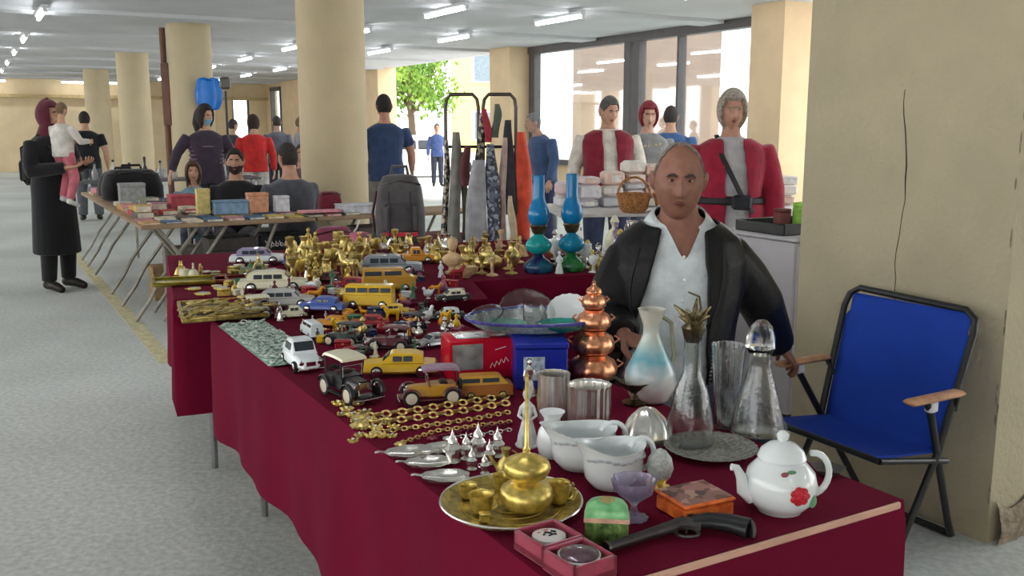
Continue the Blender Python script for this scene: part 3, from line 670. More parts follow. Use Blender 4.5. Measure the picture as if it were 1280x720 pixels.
person('grey-haired person in blue denim jacket bending near the shop window', at_px(681, 11.6), R(-70), 1.62, skin=(186, 148, 130), J=dict(che=(0, -.03, .72), nec=(0, -.055, .82), hed=(0, -.095, .91)), top=((62, 84, 122), 'cloth'), tops='denim_jacket', pants=((40, 50, 82), 'cloth'), hair=('short', (128, 128, 130)), build=1.2)
def ex_vest(root, j, S, side, f, T): pass
person('man in dark red vest over white shirt looking down at goods', at_px(760, 8.4), R(-2), 1.71, skin=(196, 150, 126), J=dict(hed=(0, -.045, .92)), head_rot=(.3, 0, .45), top=((220, 214, 202), 'cloth'), tops='white_shirt', pants=((48, 56, 84), 'cloth'), hair=('short', (96, 92, 90)),
       open_jacket=((128, 24, 46), 'cloth', 'vest', False, (.06, .05, .03)), build=1.2, vox=.01)
def ex_flow(root, j, S, side, f, T):
    mb = MB(); rr = random.Random(5)
    for i in range(26):
        p = j['wai'].lerp(j['nec'], rr.uniform(.05, .75))+side*rr.uniform(-.1, .1)*S+f*.142*S; mb.ell(p, (.014, .006, .012), 7, 4)
    mb.build('flower_print', cmat((206, 186, 120), 'cloth'), root)
    mb = MB(); mb.box(j['pel']+side*-.1+f*.2, (.26, .1, .17), bev=.03); mb.build('hand_bag', cmat((58, 60, 70), 'leather'), root)
person('woman with red hair and grey printed T-shirt beside the man in red vest', at_px(809, 8.95), R(15), 1.66, skin=(214, 172, 150), male=False, head_rot=(.1, 0, -.25), top=((140, 142, 142), 'cloth'), tops='printed_t_shirt', sleeve=.42, pants=((70, 78, 100), 'cloth'), hair=('bob', (136, 40, 50)), extra=ex_flow, build=1.18, vox=.01)
person('person in mid-blue shirt with back turned before the shop window', at_px(838, 10.6), R(165), 1.66, skin=SK, top=((64, 98, 146), 'cloth'), tops='shirt', hair=('short', (58, 50, 48)), build=1.25)
def ex_bag(root, j, S, side, f, T):
    k = 1.2
    mb = MB(); mb.tube([j['nec']-side*.09*S-f*.0+V(0, 0, .02), j['che']-side*.07*S+f*.165*S+V(0, 0, .06), j['wai']+side*.06*S+f*.185*S, j['pel']+side*.14*S+f*.15*S+V(0, 0, .03)], .018, 6, flat=.35); mb.build('strap', cmat((40, 40, 44), 'leather'), root)
    mb = MB(); mb.tube([j['wai']+side*.18*S*math.cos(t)*k+f*.15*S*math.sin(t)*k-V(0, 0, .03) for t in [2*math.pi*q/24 for q in range(24)]], .02, 6, closed=True, flat=1.4); mb.build('belt', cmat((34, 34, 38), 'leather'), root)
    mb = MB(); mb.box(j['wai']+side*.06*S+f*.2*S-V(0, 0, .04), (.12, .05, .09), bev=.015); mb.build('belt_pouch', cmat((40, 42, 48), 'leather'), root)
person('woman in crimson cardigan and grey dress with short pale hair and belt bag', at_px(914, 6.0), R(-6), 1.66, skin=(186, 138, 116), male=False, head_rot=(.05, 0, .05), top=((176, 174, 176), 'cloth'), tops='grey_top', pants=((176, 174, 176), 'cloth'), skirt=((176, 174, 176), 'cloth', .25),
       hair=('bob', (170, 160, 146)), open_jacket=((150, 22, 52), 'cloth', 'cardigan', True, (.07, .055, .045)), build=1.16, extra=ex_bag, vox=.01)
# ================================================================ stall tables, cloths, big things
M_MAROON = mat('maroon_cloth', (104, 10, 42), spec=.12, rough=.9, var=.08, scale=5, bump=.1, bscale=220)
M_STEEL = mat('grey_steel', (140, 142, 144), rough=.4, metal=.8, var=.15, scale=20)
M_WOOD = mat('board_wood', (176, 138, 104), rough=.6, var=.2, scale=18)
M_BLACKT = mat('black_tube', (34, 36, 36), rough=.35, var=.1)
def cloth(t, lx, ly, ztop, hems, name='drape', amp=.014, k=9):
    """cloth over the rectangle 0..lx, 0..ly; hems: heights of the front, right, back, left hems"""
    per = []
    for sd, (p, q, nx, ny) in enumerate([((0, 0), (lx, 0), 0, -1), ((lx, 0), (lx, ly), 1, 0), ((lx, ly), (0, ly), 0, 1), ((0, ly), (0, 0), -1, 0)]):
        L = math.hypot(q[0]-p[0], q[1]-p[1]); n = max(8, int(L/.045))
        for i in range(n):
            u = i/n; c = 1 if i == 0 else 0
            per.append((p[0]+(q[0]-p[0])*u, p[1]+(q[1]-p[1])*u, nx, ny, hems[sd], i*L/n+sd*3.1, min(u, 1-u)*L))
    rows = []; m = 12
    for r in range(m+1):
        v = r/m; row = []
        for i, (x, y, nx, ny, h, s, ed) in enumerate(per):
            pn = per[i-1]
            if ed == 0: nx, ny = (nx+pn[2])*.7, (ny+pn[3])*.7
            w = amp*v**.7*(math.sin(s*k)+.5*math.sin(s*k*2.3+1))*min(1, ed/.12) + .003+.012*v
            z = ztop-.004*(0 if r == 0 else 1)-(ztop-(h+.012*math.sin(s*4)))*v
            if r == 0: w = -.004
            row.append((x+nx*w, y+ny*w, z))
        rows.append(row)
    mb = MB(); n = len(per)
    vs = [p for r in rows for p in r]; fs = [(r*n+i, r*n+(i+1) % n, (r+1)*n+(i+1) % n, (r+1)*n+i) for r in range(m) for i in range(n)]
    mb.add(vs, fs)
    mb.grid(lambda u, v: (.004+u*(lx-.008), .004+v*(ly-.008), ztop+.0007*math.sin(u*31)*math.sin(v*23)), 14, 20)
    o = mb.build(name, M_MAROON, t, ang=80); return o
def folding_table(lab, loc, rz, lx, ly, z, topm, group=None, strip=False):
    t = thing('folding_table', lab, 'table', loc, rz, group)
    MB().box((lx/2, ly/2, z-.012), (lx-.012, ly-.012, .024), bev=.004).build('table_top', topm, t)
    for x in (.12, lx-.12):
        for y in (.12, ly-.12): MB().tube([(x, y, z-.02), (x, y, .012)], .014, 8).build('leg', M_STEEL, t); 
        MB().tube([(x, .12, .25), (x, ly-.12, .25)], .01, 8).build('brace', M_STEEL, t)
    if strip: MB().box((lx/2, -.009, z-.002), (lx+.004, .01, .015), bev=.003).build('edge_strip', mat('pink_edge_strip', (206, 160, 138), rough=.6, var=.1), t)
    return t
TZ = .752                      # goods stand here on the front table
folding_table('long stall table in front with pinkish strip along its short edge', W(.735, 1.112), YAW, .74, 2.36, .745, M_WOOD, strip=True)
c1 = thing('tablecloth', 'maroon cloth draped over the long front table', 'tablecloth', W(.725, 1.1), YAW); cloth(c1, .765, 2.385, TZ-.001, (.06, .2, .35, .33))
T2O = W(.66, 3.85); T2Y = YAW-R(9); T2L, T2D, T2Z = 2.05, 1.38, .772
def T2(u, v, z=T2Z):
    c, s = math.cos(T2Y), math.sin(T2Y); return V(T2O.x+u*c-v*s, T2O.y+u*s+v*c, z)
folding_table('wide rear stall table behind the front one', T2(.01, .01, 0), T2Y, T2L-.02, T2D-.02, .765, M_WOOD)
c2 = thing('tablecloth', 'maroon cloth draped over the wide rear table', 'tablecloth', T2(0, 0, 0), T2Y); cloth(c2, T2L, T2D, T2Z-.001, (.3, .2, .3, .36))

# ---- blue folding chair against the pillar (built on the grid: a across, b along)
ch = thing('folding_chair', 'empty blue canvas folding chair with wooden armrests by the pillar', 'chair', W(2.7, 2.14), YAW)
x0, y0 = 2.7, 2.14
def C(a, b, z): return (a-x0, b-y0, z)
M_BLUE = mat('blue_canvas', (14, 62, 168), rough=.8, var=.06, scale=12, bump=.15, bscale=260)
B0, B1 = 1.90, 2.40
def rt(pts, r, nm): return MB().tube(pts, r, 10).build(nm, M_BLACKT, ch)
arc = lambda s: [C(2.96-.0, B0+.0, .76)]
top = [C(2.52, B0, .012), C(2.72, B0, .38), C(2.865, B0+.005, .765), C(2.885, B0+.017, .81), C(2.893, B0+.055, .835), C(2.893, B1+.0, .845), C(2.885, B1+.038, .82), C(2.865, B1+.045, .775), C(2.72, B1, .38), C(2.52, B1, .012)]
rt(top, .0125, 'back_frame')
rt([C(2.52, B0, .012), C(2.52, B1, .012)], .0125, 'foot_bar')
for b in (B0-.03, B1+.03):
    ib = .1 if b < 2 else -.1; rt([C(2.60, b, .575), C(2.62, b, .55), C(2.895, b+ib*.9, .06), C(2.93, b+ib, .016)], .0125, 'leg')
    MB().box(C(2.64, b, .587), (.26, .05, .018), bev=.007).build('armrest', mat('arm_wood', (196, 150, 112), rough=.5, var=.2, scale=25), ch)
    MB().box(C(2.625, b, .56), (.04, .03, .04), bev=.006).build('arm_bracket', mat('white_plastic', (215, 216, 216), rough=.5, var=.03), ch)
    rt([C(2.79, b+(.03 if b < 2 else -.03), .515), C(2.76, b, .585)], .008, 'arm_link')
rt([C(2.93, B0+.07, .016), C(2.93, B1-.07, .016)], .0125, 'foot_bar')
rt([C(2.43, B0, .4), C(2.44, B1, .4)], .011, 'seat_bar'); 
for b in (B0, B1): rt([C(2.43, b, .4), C(2.72, b, .35), C(2.77, b, .34)], .011, 'seat_rail')
def fab(u, v):    # u across, v from the top of the back to the front of the seat
    b = B0+.028+u*(B1-B0-.056); sag = .035*math.sin(math.pi*u)
    if v < .62:
        t = v/.62; a = 2.885-.155*t; z = .838-.46*t; wide = 0 if .18 > t else .016
        return C(a+sag*.8*math.sin(t*2.6), B0+.028-wide+u*(B1-B0-.056+2*wide+.05*(1-t)), z-.012*(1-t))
    t = (v-.62)/.38; return C(2.73-.3*t, B0+.01+u*(B1-B0-.02), .378-.0*t-sag*.9*math.sin(t*2.8)+.03*t)
o = MB().grid(fab, 14, 34).build('canvas', M_BLUE, ch, ang=60); m2 = o.modifiers.new('s', 'SOLIDIFY'); m2.thickness = .005
for v in (.17, .62):
    pass

# ---- clothes rack behind the rear table
RY = 5.95
def RX(px): return far(px, 157, RY).x
rk = thing('clothes_rack', 'dark metal double-hoop rack hung with belts and scarves', 'clothes rack', (RX(600), RY, 0))
for xa, xb in ((557, 598), (604, 645)):
    l, r = RX(xa)-RX(600), RX(xb)-RX(600); zt = 1.64
    MB().tube([(l, 0, .02), (l, 0, zt-.08), (l+.008, 0, zt-.03), (l+.035, 0, zt), (r-.035, 0, zt), (r-.008, 0, zt-.03), (r, 0, zt-.08), (r, 0, .02)], .0115, 10).build('hoop', mat('rack_metal', (86, 80, 72), rough=.35, metal=.7), rk)
    for x in (l, r): MB().tube([(x, -.2, .014), (x, .2, .014)], .013, 8).build('foot', M_BLACKT, rk)
for z in (1.32, .3): MB().tube([(RX(557)-RX(600), 0, z), (RX(645)-RX(600), 0, z)], .009, 8).build('cross_bar', M_BLACKT, rk)
def hang(nm, lab, px, y0, y1, wpx, colr, dy, kind='cloth', pat=None, thick=.02):
    a = far(px, y0, RY+dy); b = far(px, y1, RY+dy); w = wpx/1180*RY/1.0; L = a.z-b.z; sd = rnd.uniform(0, 9)
    rows = []; n = 16
    for i in range(15):
        v = i/14; ww = w*(.55+.45*min(1, v*3))*(1+.06*math.sin(v*7+sd)); c = V(.012*math.sin(v*4+sd), 0, -L*v)
        ring = []
        for q in range(n):
            an = 2*math.pi*q/n; rad = 1+.28*math.sin(an*4+sd+v)
            ring.append((c.x+ww/2*math.cos(an), thick*rad*math.sin(an), c.z))
        rows.append(ring)
    mb = MB(); mb.loft(rows); m = pat or cmat(colr, kind)
    o = mb.build(nm, m, ang=80); tag(o, lab, 'garment' if nm != 'belt' else 'belt', 'garments and belts on the rack', loc=a); return o
PAT1 = printed('dark_pattern', [(38, 40, 46), (150, 140, 110), (60, 66, 76), (30, 30, 34), (180, 170, 150)], 60)
PAT2 = printed('blue_grey_pattern', [(62, 72, 92), (150, 156, 166), (44, 48, 58), (96, 104, 120)], 55)
hang('belt', 'black studded belt at the left end of the rack', 556, 175, 305, 8, (40, 40, 44), -.05, pat=PAT1)
hang('scarf', 'grey ribbed scarf hanging next to the studded belt', 568, 165, 308, 15, (128, 128, 122), -.07)
hang('scarf', 'thin olive scarf on the left hoop', 579, 190, 300, 8, (104, 100, 80), -.02)
hang('scarf', 'short dark red scarf in the middle of the left hoop', 583, 182, 232, 12, (92, 48, 52), -.09)
hang('scarf', 'long plain light grey scarf in the middle of the rack', 597, 200, 330, 26, (158, 160, 164), -.12)
hang('belt', 'black and white chequered strap between the two hoops', 600, 142, 208, 9, (52, 50, 54), -.03, pat=PAT1)
hang('scarf', 'crimson and gold sash at the top of the right hoop', 608, 136, 178, 9, (172, 52, 66), -.04)
hang('scarf', 'blue grey patterned scarf on the right hoop', 615, 180, 315, 17, (90, 98, 112), -.1, pat=PAT2)
hang('scarf', 'green and dark striped ribbon on the right hoop', 620, 130, 172, 10, (92, 104, 92), -.03)
hang('scarf', 'pale pink scarf on the right hoop', 629, 172, 300, 10, (190, 168, 160), -.06)
hang('scarf', 'charcoal shawl at the right end of the rack', 637, 150, 268, 15, (58, 58, 64), -.03)
hang('shirt', 'bright orange-red garment at the right end of the rack', 653, 165, 300, 19, (214, 82, 58), -.02, thick=.035)
hang('scarf', 'cream sash under the charcoal shawl', 640, 245, 310, 9, (196, 182, 150), -.1)

# ---- white cabinet by the pillar with black tray
cb = thing('cabinet', 'pale grey cabinet standing behind the pillar edge', 'cabinet', (1.5, 4.85, 0), YAW)
M_PALE = mat('pale_grey_board', (188, 186, 190), rough=.5, var=.04)
MB().box((0, 0, .47), (.62, .5, .86), bev=.008).build('body', M_PALE, cb)
for s in (-1, 1):
    d = MB().box((s*.153, -.257, .47), (.296, .016, .82), bev=.004).build('door', M_PALE, cb); MB().tube([(s*.03, -.275, .42), (s*.03, -.275, .56)], .006, 8).build('handle', M_STEEL, d)
MB().box((0, 0, .02), (.58, .46, .04)).build('plinth', M_BLACKT, cb)
MB().box((0, 0, .91), (.65, .53, .022), bev=.006).build('top_board', M_PALE, cb)
tr = thing('tray', 'black tray lying on the pale grey cabinet', 'tray', (1.45, 4.82, .922), YAW)
MB().box((0, 0, .006), (.5, .34, .012), bev=.004).build('base', M_BLACKT, tr)
for x, y, sx, sy in ((0, .165, .5, .012), (0, -.165, .5, .012), (.245, 0, .012, .34), (-.245, 0, .012, .34)): MB().box((x, y, .03), (sx, sy, .05), bev=.004).build('rim', M_BLACKT, tr)
def smallbox(nm, lab, cat, loc, d, colr, rz=0, kind='paper', lid=True, group=None, pat=None):
    t = thing(nm, lab, cat, loc, rz, group); m = pat or cmat(colr, kind)
    MB().box((0, 0, d[2]*.42), (d[0], d[1], d[2]*.84), bev=.004).build('body', m, t)
    if lid: MB().box((0, 0, d[2]*.92), (d[0]*1.03, d[1]*1.03, d[2]*.16), bev=.004).build('lid', m, t)
    return t
smallbox('box', 'small reddish brown box on the black tray', 'box', (1.37, 4.78, .936), (.07, .06, .1), (110, 56, 48), YAW)
smallbox('box', 'lime green packet on the black tray', 'packet', (1.47, 4.8, .936), (.09, .05, .13), (150, 206, 84), YAW+.3)
smallbox('box', 'white packet at the back of the black tray', 'packet', (1.57, 4.9, .936), (.1, .06, .11), (226, 220, 222), YAW)

# ---- white goods table further back
wt = folding_table('table covered with white packages behind the blue oil lamps', (.32, 6.36, 0), R(8), 1.9, .9, .86, mat('white_board', (210, 208, 204), rough=.6))
wi = 0
WP = [((232, 230, 234), 'white'), ((228, 206, 208), 'pale pink'), ((232, 204, 188), 'peach'), ((214, 216, 222), 'pale grey'), ((234, 230, 220), 'cream')]
NTH = ['first', 'second', 'third', 'fourth', 'fifth', 'sixth', 'seventh', 'eighth', 'ninth', 'tenth', 'eleventh', 'twelfth']
rp_ = random.Random(31)
for i in range(11):
    z = .862; lay = 0; top_ = .862+rp_.uniform(.16, .3)
    while z < top_:
        cl, cn = rp_.choice(WP); hh = rp_.uniform(.045, .1); wd = rp_.uniform(.12, .16)
        p = V(.32, 6.7, 0)+Matrix.Rotation(R(8), 3, 'Z') @ V(.1+i*.167+rp_.uniform(-.008, .008), .2+rp_.uniform(-.03, .03), z)
        t = thing('package', f'{cn} wrapped package, {("bottom", "second", "third", "fourth", "fifth", "sixth")[lay]} of the {ORD[i]} stack from the left behind the lamps', 'package', p, R(8)+rp_.uniform(-.1, .1), 'white packages on the back table')
        MB().box((0, 0, hh/2), (wd, .2, hh), bev=rp_.choice((.006, .015, .022))).build('wrapping', cmat(cl, 'plastic'), t)
        if rp_.random() < .5: MB().box((rp_.uniform(-.02, .02), -.101, hh*.5), (wd*.5, .003, hh*.5)).build('paper_slip', cmat(rp_.choice(WP)[0], 'paper'), t)
        MB().tube([(-wd*.42, -.101, hh*.85), (0, -.103, hh*.93), (wd*.42, -.101, hh*.82)], .003, 5).build('crumpled_seal', cmat((236, 236, 238), 'plastic'), t)
        z += hh+.002; lay += 1
# ================================================================ book stall on the left
M_GREYB = mat('table_board_brown', (150, 126, 98), rough=.7, var=.15, scale=10)
M_PIPE = mat('table_leg_grey', (142, 138, 128), rough=.5, metal=.4, var=.2, scale=12)
def stall_table(lab, a0, a1, b0, b1, z, legs):
    t = thing('book_table', lab, 'table', W(a0, b0), YAW, 'folding tables of the book stall')
    MB().box(((a1-a0)/2, (b1-b0)/2, z-.015), (a1-a0, b1-b0, .03), bev=.005).build('table_top', M_GREYB, t)
    for pts in legs: MB().tube(pts, .014, 8).build('leg', M_PIPE, t)
    return t
BZ = .735
def zleg(b, a=0): return [(a+.42, b, BZ-.03), (a+.12, b+.02, .3), (a+.05, b+.02, .17), (a-.06, b+.03, .015)]
def xleg(x, y0, y1): return [[(x, y0, BZ-.03), (x, y1, .015)], [(x, y1, BZ-.03), (x, y0, .015)]]
stall_table('long book table running away beside the yellow floor line', 1.05, 1.68, 7.78, 11.3, BZ, [zleg(.25), zleg(.9), zleg(2.1), zleg(2.75), zleg(3.3), [(.5, .3, BZ-.03), (.5, .3, .015)], [(.5, 3.2, BZ-.03), (.5, 3.2, .015)]])
stall_table('brown book table facing the stall, left section', 1.05, 2.35, 7.22, 7.74, BZ, [[(.12, .05, BZ-.03), (.62, .05, .015)], [(.62, .05, BZ-.03), (.12, .05, .015)], [(.12, .45, BZ-.03), (.62, .45, .015)], [(.62, .45, BZ-.03), (.12, .45, .015)], [(1.0, .05, BZ-.03), (.7, .05, .015)], [(1.0, .45, BZ-.03), (.7, .45, .015)], zleg(.1)])
stall_table('brown book table facing the stall, right section', 2.37, 3.75, 7.22, 7.74, BZ, [[(.1, .05, BZ-.03), (.5, .05, .015)], [(.5, .45, BZ-.03), (.1, .45, .015)], [(1.25, .05, BZ-.03), (.9, .05, .015)], [(1.25, .45, BZ-.03), (.9, .45, .015)]])
BC = [((176, 60, 62), 'red'), ((206, 196, 172), 'cream'), ((74, 108, 140), 'blue'), ((196, 150, 96), 'tan'), ((120, 132, 110), 'green'), ((214, 206, 200), 'white'), ((190, 128, 136), 'pink'), ((92, 84, 84), 'grey'), ((200, 176, 96), 'yellow')]
def book(lab, loc, rz, d, colr, group, tilt=0):
    t = thing('book', lab, 'book', loc, rz, group)
    MB().box((0, 0, d[2]/2), (d[0]-.008, d[1]-.006, d[2]-.006)).build('pages', cmat((222, 214, 196), 'paper'), t, smooth=False)
    mb = MB()
    for z in (.0015, d[2]-.0015): mb.box((0, 0, z), (d[0], d[1], .003))
    mb.box((-d[0]/2+.0015, 0, d[2]/2), (.003, d[1], d[2]-.004)); mb.build('cover', cmat(colr, 'paper'), t, smooth=False)
    return t
rb = random.Random(11)
b = 7.9
row = 0
while b < 11.15:
    for kx, a in enumerate((1.17, 1.36, 1.55)):
        if 9.15 < b < 10.62 or (8.15 < b < 8.55 and kx == 2): continue
        cl, cn = rb.choice(BC); h = rb.choice((.015, .025, .035, .045))
        book(f'{cn} book in the {ORD[row]} row from the near end, {("left", "middle", "right")[kx]} column, long table', W(a+rb.uniform(-.01, .01), b, BZ+.001), YAW+rb.uniform(-.12, .12), (.13, .18, h), cl, f'{cn} books on the long table')
        if rb.random() < .75:
            c2_, n2 = rb.choice(BC); book(f'{n2} book stacked on another in the {ORD[row]} row, {("left", "middle", "right")[kx]} column, long table', W(a, b, BZ+.002+h), YAW+rb.uniform(-.3, .3), (.115, .16, rb.choice((.02, .035, .05))), c2_, f'{n2} books on the long table')
    b += .215; row += 1
for i in range(11):
    a = 1.13+i*.155
    for y in (7.36, 7.6):
        if a > 2.75: continue
        cl, cn = rb.choice(BC[1:]); book(f'{cn} booklet, {ORD[i]} from the left in the {"front" if y < 7.5 else "back"} row of the facing book table', W(a, y, BZ+.001), YAW+rb.uniform(-.1, .1), (.12, .19, rb.choice((.008, .014, .02))), cl, f'{cn} booklets on the facing table')
# upright book boxes, bags and other wares on the book tables
smallbox('book_box', 'red cardboard box of books at the end of the long table', 'box', W(1.55, 8.35, BZ+.002), (.2, .2, .14), (176, 76, 86), YAW)
smallbox('carton', 'pale blue and white carton on the book table', 'box', W(1.78, 7.6, BZ+.025), (.26, .12, .11), (120, 150, 176), YAW)
smallbox('carton', 'orange patterned carton on the book table', 'box', W(2.0, 7.62, BZ+.025), (.16, .1, .16), (206, 150, 116), YAW)
smallbox('cup_box', 'white square container in front of the bearded man', 'box', W(2.19, 7.6, BZ+.025), (.11, .1, .13), (208, 212, 218), YAW)
smallbox('pink_sheet_box', 'flat pink folder before the bearded man', 'folder', W(2.45, 7.4, BZ+.025), (.34, .16, .02), (216, 150, 160), YAW, lid=False)
smallbox('white_box', 'flat white box at the right end of the book table', 'box', W(2.78, 7.42, BZ+.002), (.32, .24, .075), (196, 200, 206), YAW)
smallbox('tan_box', 'narrow yellowish box standing by the child', 'box', W(1.58, 7.64, BZ+.03), (.1, .07, .2), (206, 186, 120), YAW)
def bag(nm, lab, loc, rz, d, colr, handle=True, cat='bag', kind='cloth'):
    t = thing(nm, lab, cat, loc, rz)
    prof = [(.42, 0), (.5, .08), (.5, .45), (.44, .8), (.34, .97), (.2, 1.0)]
    rows = []
    for r_, z in prof: rows.append([(d[0]*r_*math.copysign(abs(math.cos(q*math.pi/10))**.6, math.cos(q*math.pi/10)), d[1]*r_*math.copysign(abs(math.sin(q*math.pi/10))**.7, math.sin(q*math.pi/10))*(1+.08*math.sin(q*3)), z*d[2]) for q in range(20)])
    MB().loft(rows).build('body', cmat(colr, kind), t, ang=70)
    MB().tube([(-d[0]*.42, -d[1]*.3, d[2]*.85), (0, -d[1]*.42, d[2]*.93), (d[0]*.42, -d[1]*.3, d[2]*.85)], .006, 6).build('zip', cmat((90, 88, 86), 'metal'), t)
    if handle: MB().tube([(-d[0]*.18, 0, d[2]*.95), (-d[0]*.14, 0, d[2]*1.12), (d[0]*.14, 0, d[2]*1.12), (d[0]*.18, 0, d[2]*.95)], .012, 8).build('handle', cmat(colr, kind), t)
    return t
bag('duffel_bag', 'big black bag heaped on the far part of the book table', W(1.37, 9.8, BZ+.002), YAW, (.56, .42, .3), (26, 26, 30))
bag('duffel_bag', 'second black bag lying behind the big one', W(1.37, 10.35, BZ+.002), YAW, (.5, .36, .26), (30, 32, 36))
smallbox('grey_crate', 'light grey crate leaning on the big black bag', 'crate', W(1.3, 9.35, BZ+.002), (.22, .16, .19), (168, 172, 172), YAW)
bk = bag('backpack', 'grey backpack with red stripe beside the clothes rack', far(501, 300, 6.9)*1.0+V(0, 0, 0), R(6), (.36, .24, .48), (84, 80, 82))
MB().box((0, -.135, .17), (.24, .06, .22), bev=.03).build('front_pocket', cmat((72, 68, 70), 'cloth'), bk)
for s in (-1, 1): MB().box((s*.075, -.17, .2), (.012, .01, .34), bev=.003).build('seam', cmat((50, 48, 50), 'cloth'), bk)
MB().box((0, -.166, .06), (.25, .012, .03), bev=.004).build('red_stripe', cmat((196, 40, 66), 'cloth'), bk)
MB().tube([(-.17, .02, .36), (-.2, 0, .2), (-.19, 0, .05)], .02, 8, flat=.5).build('strap', cmat((86, 50, 54), 'cloth'), bk)
bst = thing('stool', 'low dark stool under the grey backpack', 'stool', V(bk.location.x, bk.location.y, 0), R(6)); zt = bk.location.z
MB().box((0, 0, zt-.02), (.4, .3, .036), bev=.008).build('seat', cmat((46, 46, 54), 'plastic'), bst)
for sx in (-1, 1):
    for sy in (-1, 1): MB().tube([(sx*.16, sy*.11, zt-.03), (sx*.18, sy*.13, 0)], .012, 8).build('leg', M_BLACKT, bst)
# under and beside the book tables
smallbox('cardboard_box', 'tan cardboard box on the floor under the book table corner', 'box', W(1.42, 8.36, 0), (.3, .25, .28), (150, 124, 88), YAW)
smallbox('crate', 'dark crate on the floor under the left table section', 'crate', W(1.72, 7.46, 0), (.34, .26, .6), (66, 62, 60), YAW)
bx = smallbox('black_case', 'black case with white lettering under the table edge', 'case', W(2.1, 7.4, .48), (.3, .1, .14), (26, 26, 28), YAW)
mb = MB(); rs = random.Random(2)
for i in range(7): mb.box((-.11+i*.036, -.0525, .05+rs.uniform(-.005, .005)), (.006, .003, rs.uniform(.035, .06)), Euler((0, rs.uniform(-.5, .5), 0)).to_matrix()); mb.torus((-.1+i*.036, -.0525, .045), .012, .003, 10, 4, rot=Euler((R(90), 0, 0)).to_matrix())
mb.build('lettering', cmat((225, 225, 222), 'paint'), bx)
smallbox('shelf_box', 'long box carrying the black case under the table', 'box', W(2.1, 7.46, .0), (.38, .24, .478), (106, 96, 92), YAW)
bag('cloth_bag', 'faded pink-maroon cloth bag hanging down under the right table section', W(2.42, 7.02, .32), YAW, (.36, .14, .36), (134, 62, 82), False)
bag('cloth_bag', 'small rose-pink cloth bundle next to the faded bag', W(2.52, 6.72, .36), YAW+.4, (.2, .16, .3), (190, 100, 120), False)
smallbox('grey_bundle', 'grey fabric-covered box under the corner of the book table', 'box', W(1.45, 7.86, 0), (.3, .12, .5), (124, 118, 112), YAW)
smallbox('low_box', 'low dark box under the faded pink bags', 'box', W(2.45, 6.87, 0), (.42, .46, .318), (72, 64, 64), YAW)
smallbox('carton', 'wide grey carton on the floor under the right section', 'box', W(2.93, 7.47, 0), (.36, .3, .62), (112, 104, 100), YAW)
smallbox('carton', 'maroon flat carton leaning under the right section', 'box', W(3.2, 7.05, 0), (.6, .22, .58), (110, 62, 70), YAW)
t = thing('antler_hook', 'white forked hook on the edge of the right book table', 'hook', W(2.62, 7.2, .56), YAW)
MB().tube([(0, -.012, -.1), (0, -.02, .02), (.05, -.03, .08), (.075, -.03, .14)], .008, 8).build('stem', cmat((225, 222, 220), 'ceramic'), t); MB().tube([(0, -.02, .02), (-.05, -.03, .06), (-.06, -.02, .075)], .007, 8).build('branch', cmat((225, 222, 220), 'ceramic'), t)
bag('red_bag', 'small wine-red pouch beside the thick column', W(2.62, 7.66, BZ+.002), YAW, (.2, .14, .17), (112, 26, 44), False)
# far stall behind the book tables
ft = folding_table('far dark stall table behind the man in black', W(.95, 13.2), YAW, 2.6, .7, .74, mat('far_table', (96, 96, 98), rough=.6))
for i in range(12):
    cl, cn = [((96, 50, 46), 'brown'), ((54, 54, 60), 'dark'), ((150, 150, 152), 'silver'), ((206, 200, 190), 'white')][i % 4]
    t = thing('bottle', f'small {cn} bottle on the far stall table, {ORD[i]} from the left', 'bottle', W(1.05+i*.2, 13.4+rb.uniform(-.1, .2), .742), 0, f'{cn} wares on the far stall')
    hh = rb.uniform(.16, .34); MB().lathe([(.035, 0), (.04, .03), (.038, hh*.5), (.016, hh*.7), (.015, hh*.95), (.02, hh)], 12).build('glass', cmat(cl, 'ceramic'), t); MB().lathe([(.016, hh), (.017, hh+.025), (.006, hh+.03)], 10).build('cap', cmat((40, 40, 42), 'plastic'), t)
# blue bag and lamp head hung on the second column
t = thing('plastic_bag', 'bright blue plastic bag tied high on the second column', 'bag', far(262, 137, 13.9))
rows = []
for r_, z in [(.05, 0), (.15, .02), (.18, .1), (.19, .25), (.17, .36), (.16, .42), (.06, .44)]: rows.append([(r_*math.copysign(abs(math.cos(q*math.pi/16))**.6, math.cos(q*math.pi/16))*(1+.06*math.sin(q*2.7+z*20)), r_*.4*math.sin(q*math.pi/16)*(1+.15*math.sin(q*1.9)), z+.02*math.sin(q*.8+z*9)) for q in range(32)])
MB().loft(rows).build('bag', mat('blue_plastic', (20, 120, 214), rough=.35, var=.1), t); MB().torus((0, 0, .42), .04, .012, 12, 5).build('knot', mat('blue_plastic', (20, 120, 214)), t)
t = thing('display_pole', 'thin black pole with small lamp head beside the blue bag', 'pole', V(far(284, 157, 12.7).x, 12.7, 0))
MB().tube([(0, 0, .02), (0, 0, 1.9)], .016, 8).build('pole', M_BLACKT, t); MB().box((0, 0, 2.0), (.14, .1, .16), bev=.03).build('lamp_head', cmat((96, 90, 82), 'plastic'), t); MB().lathe([(.16, 0), (.16, .02), (.03, .04)], 20).build('base', M_BLACKT, t)
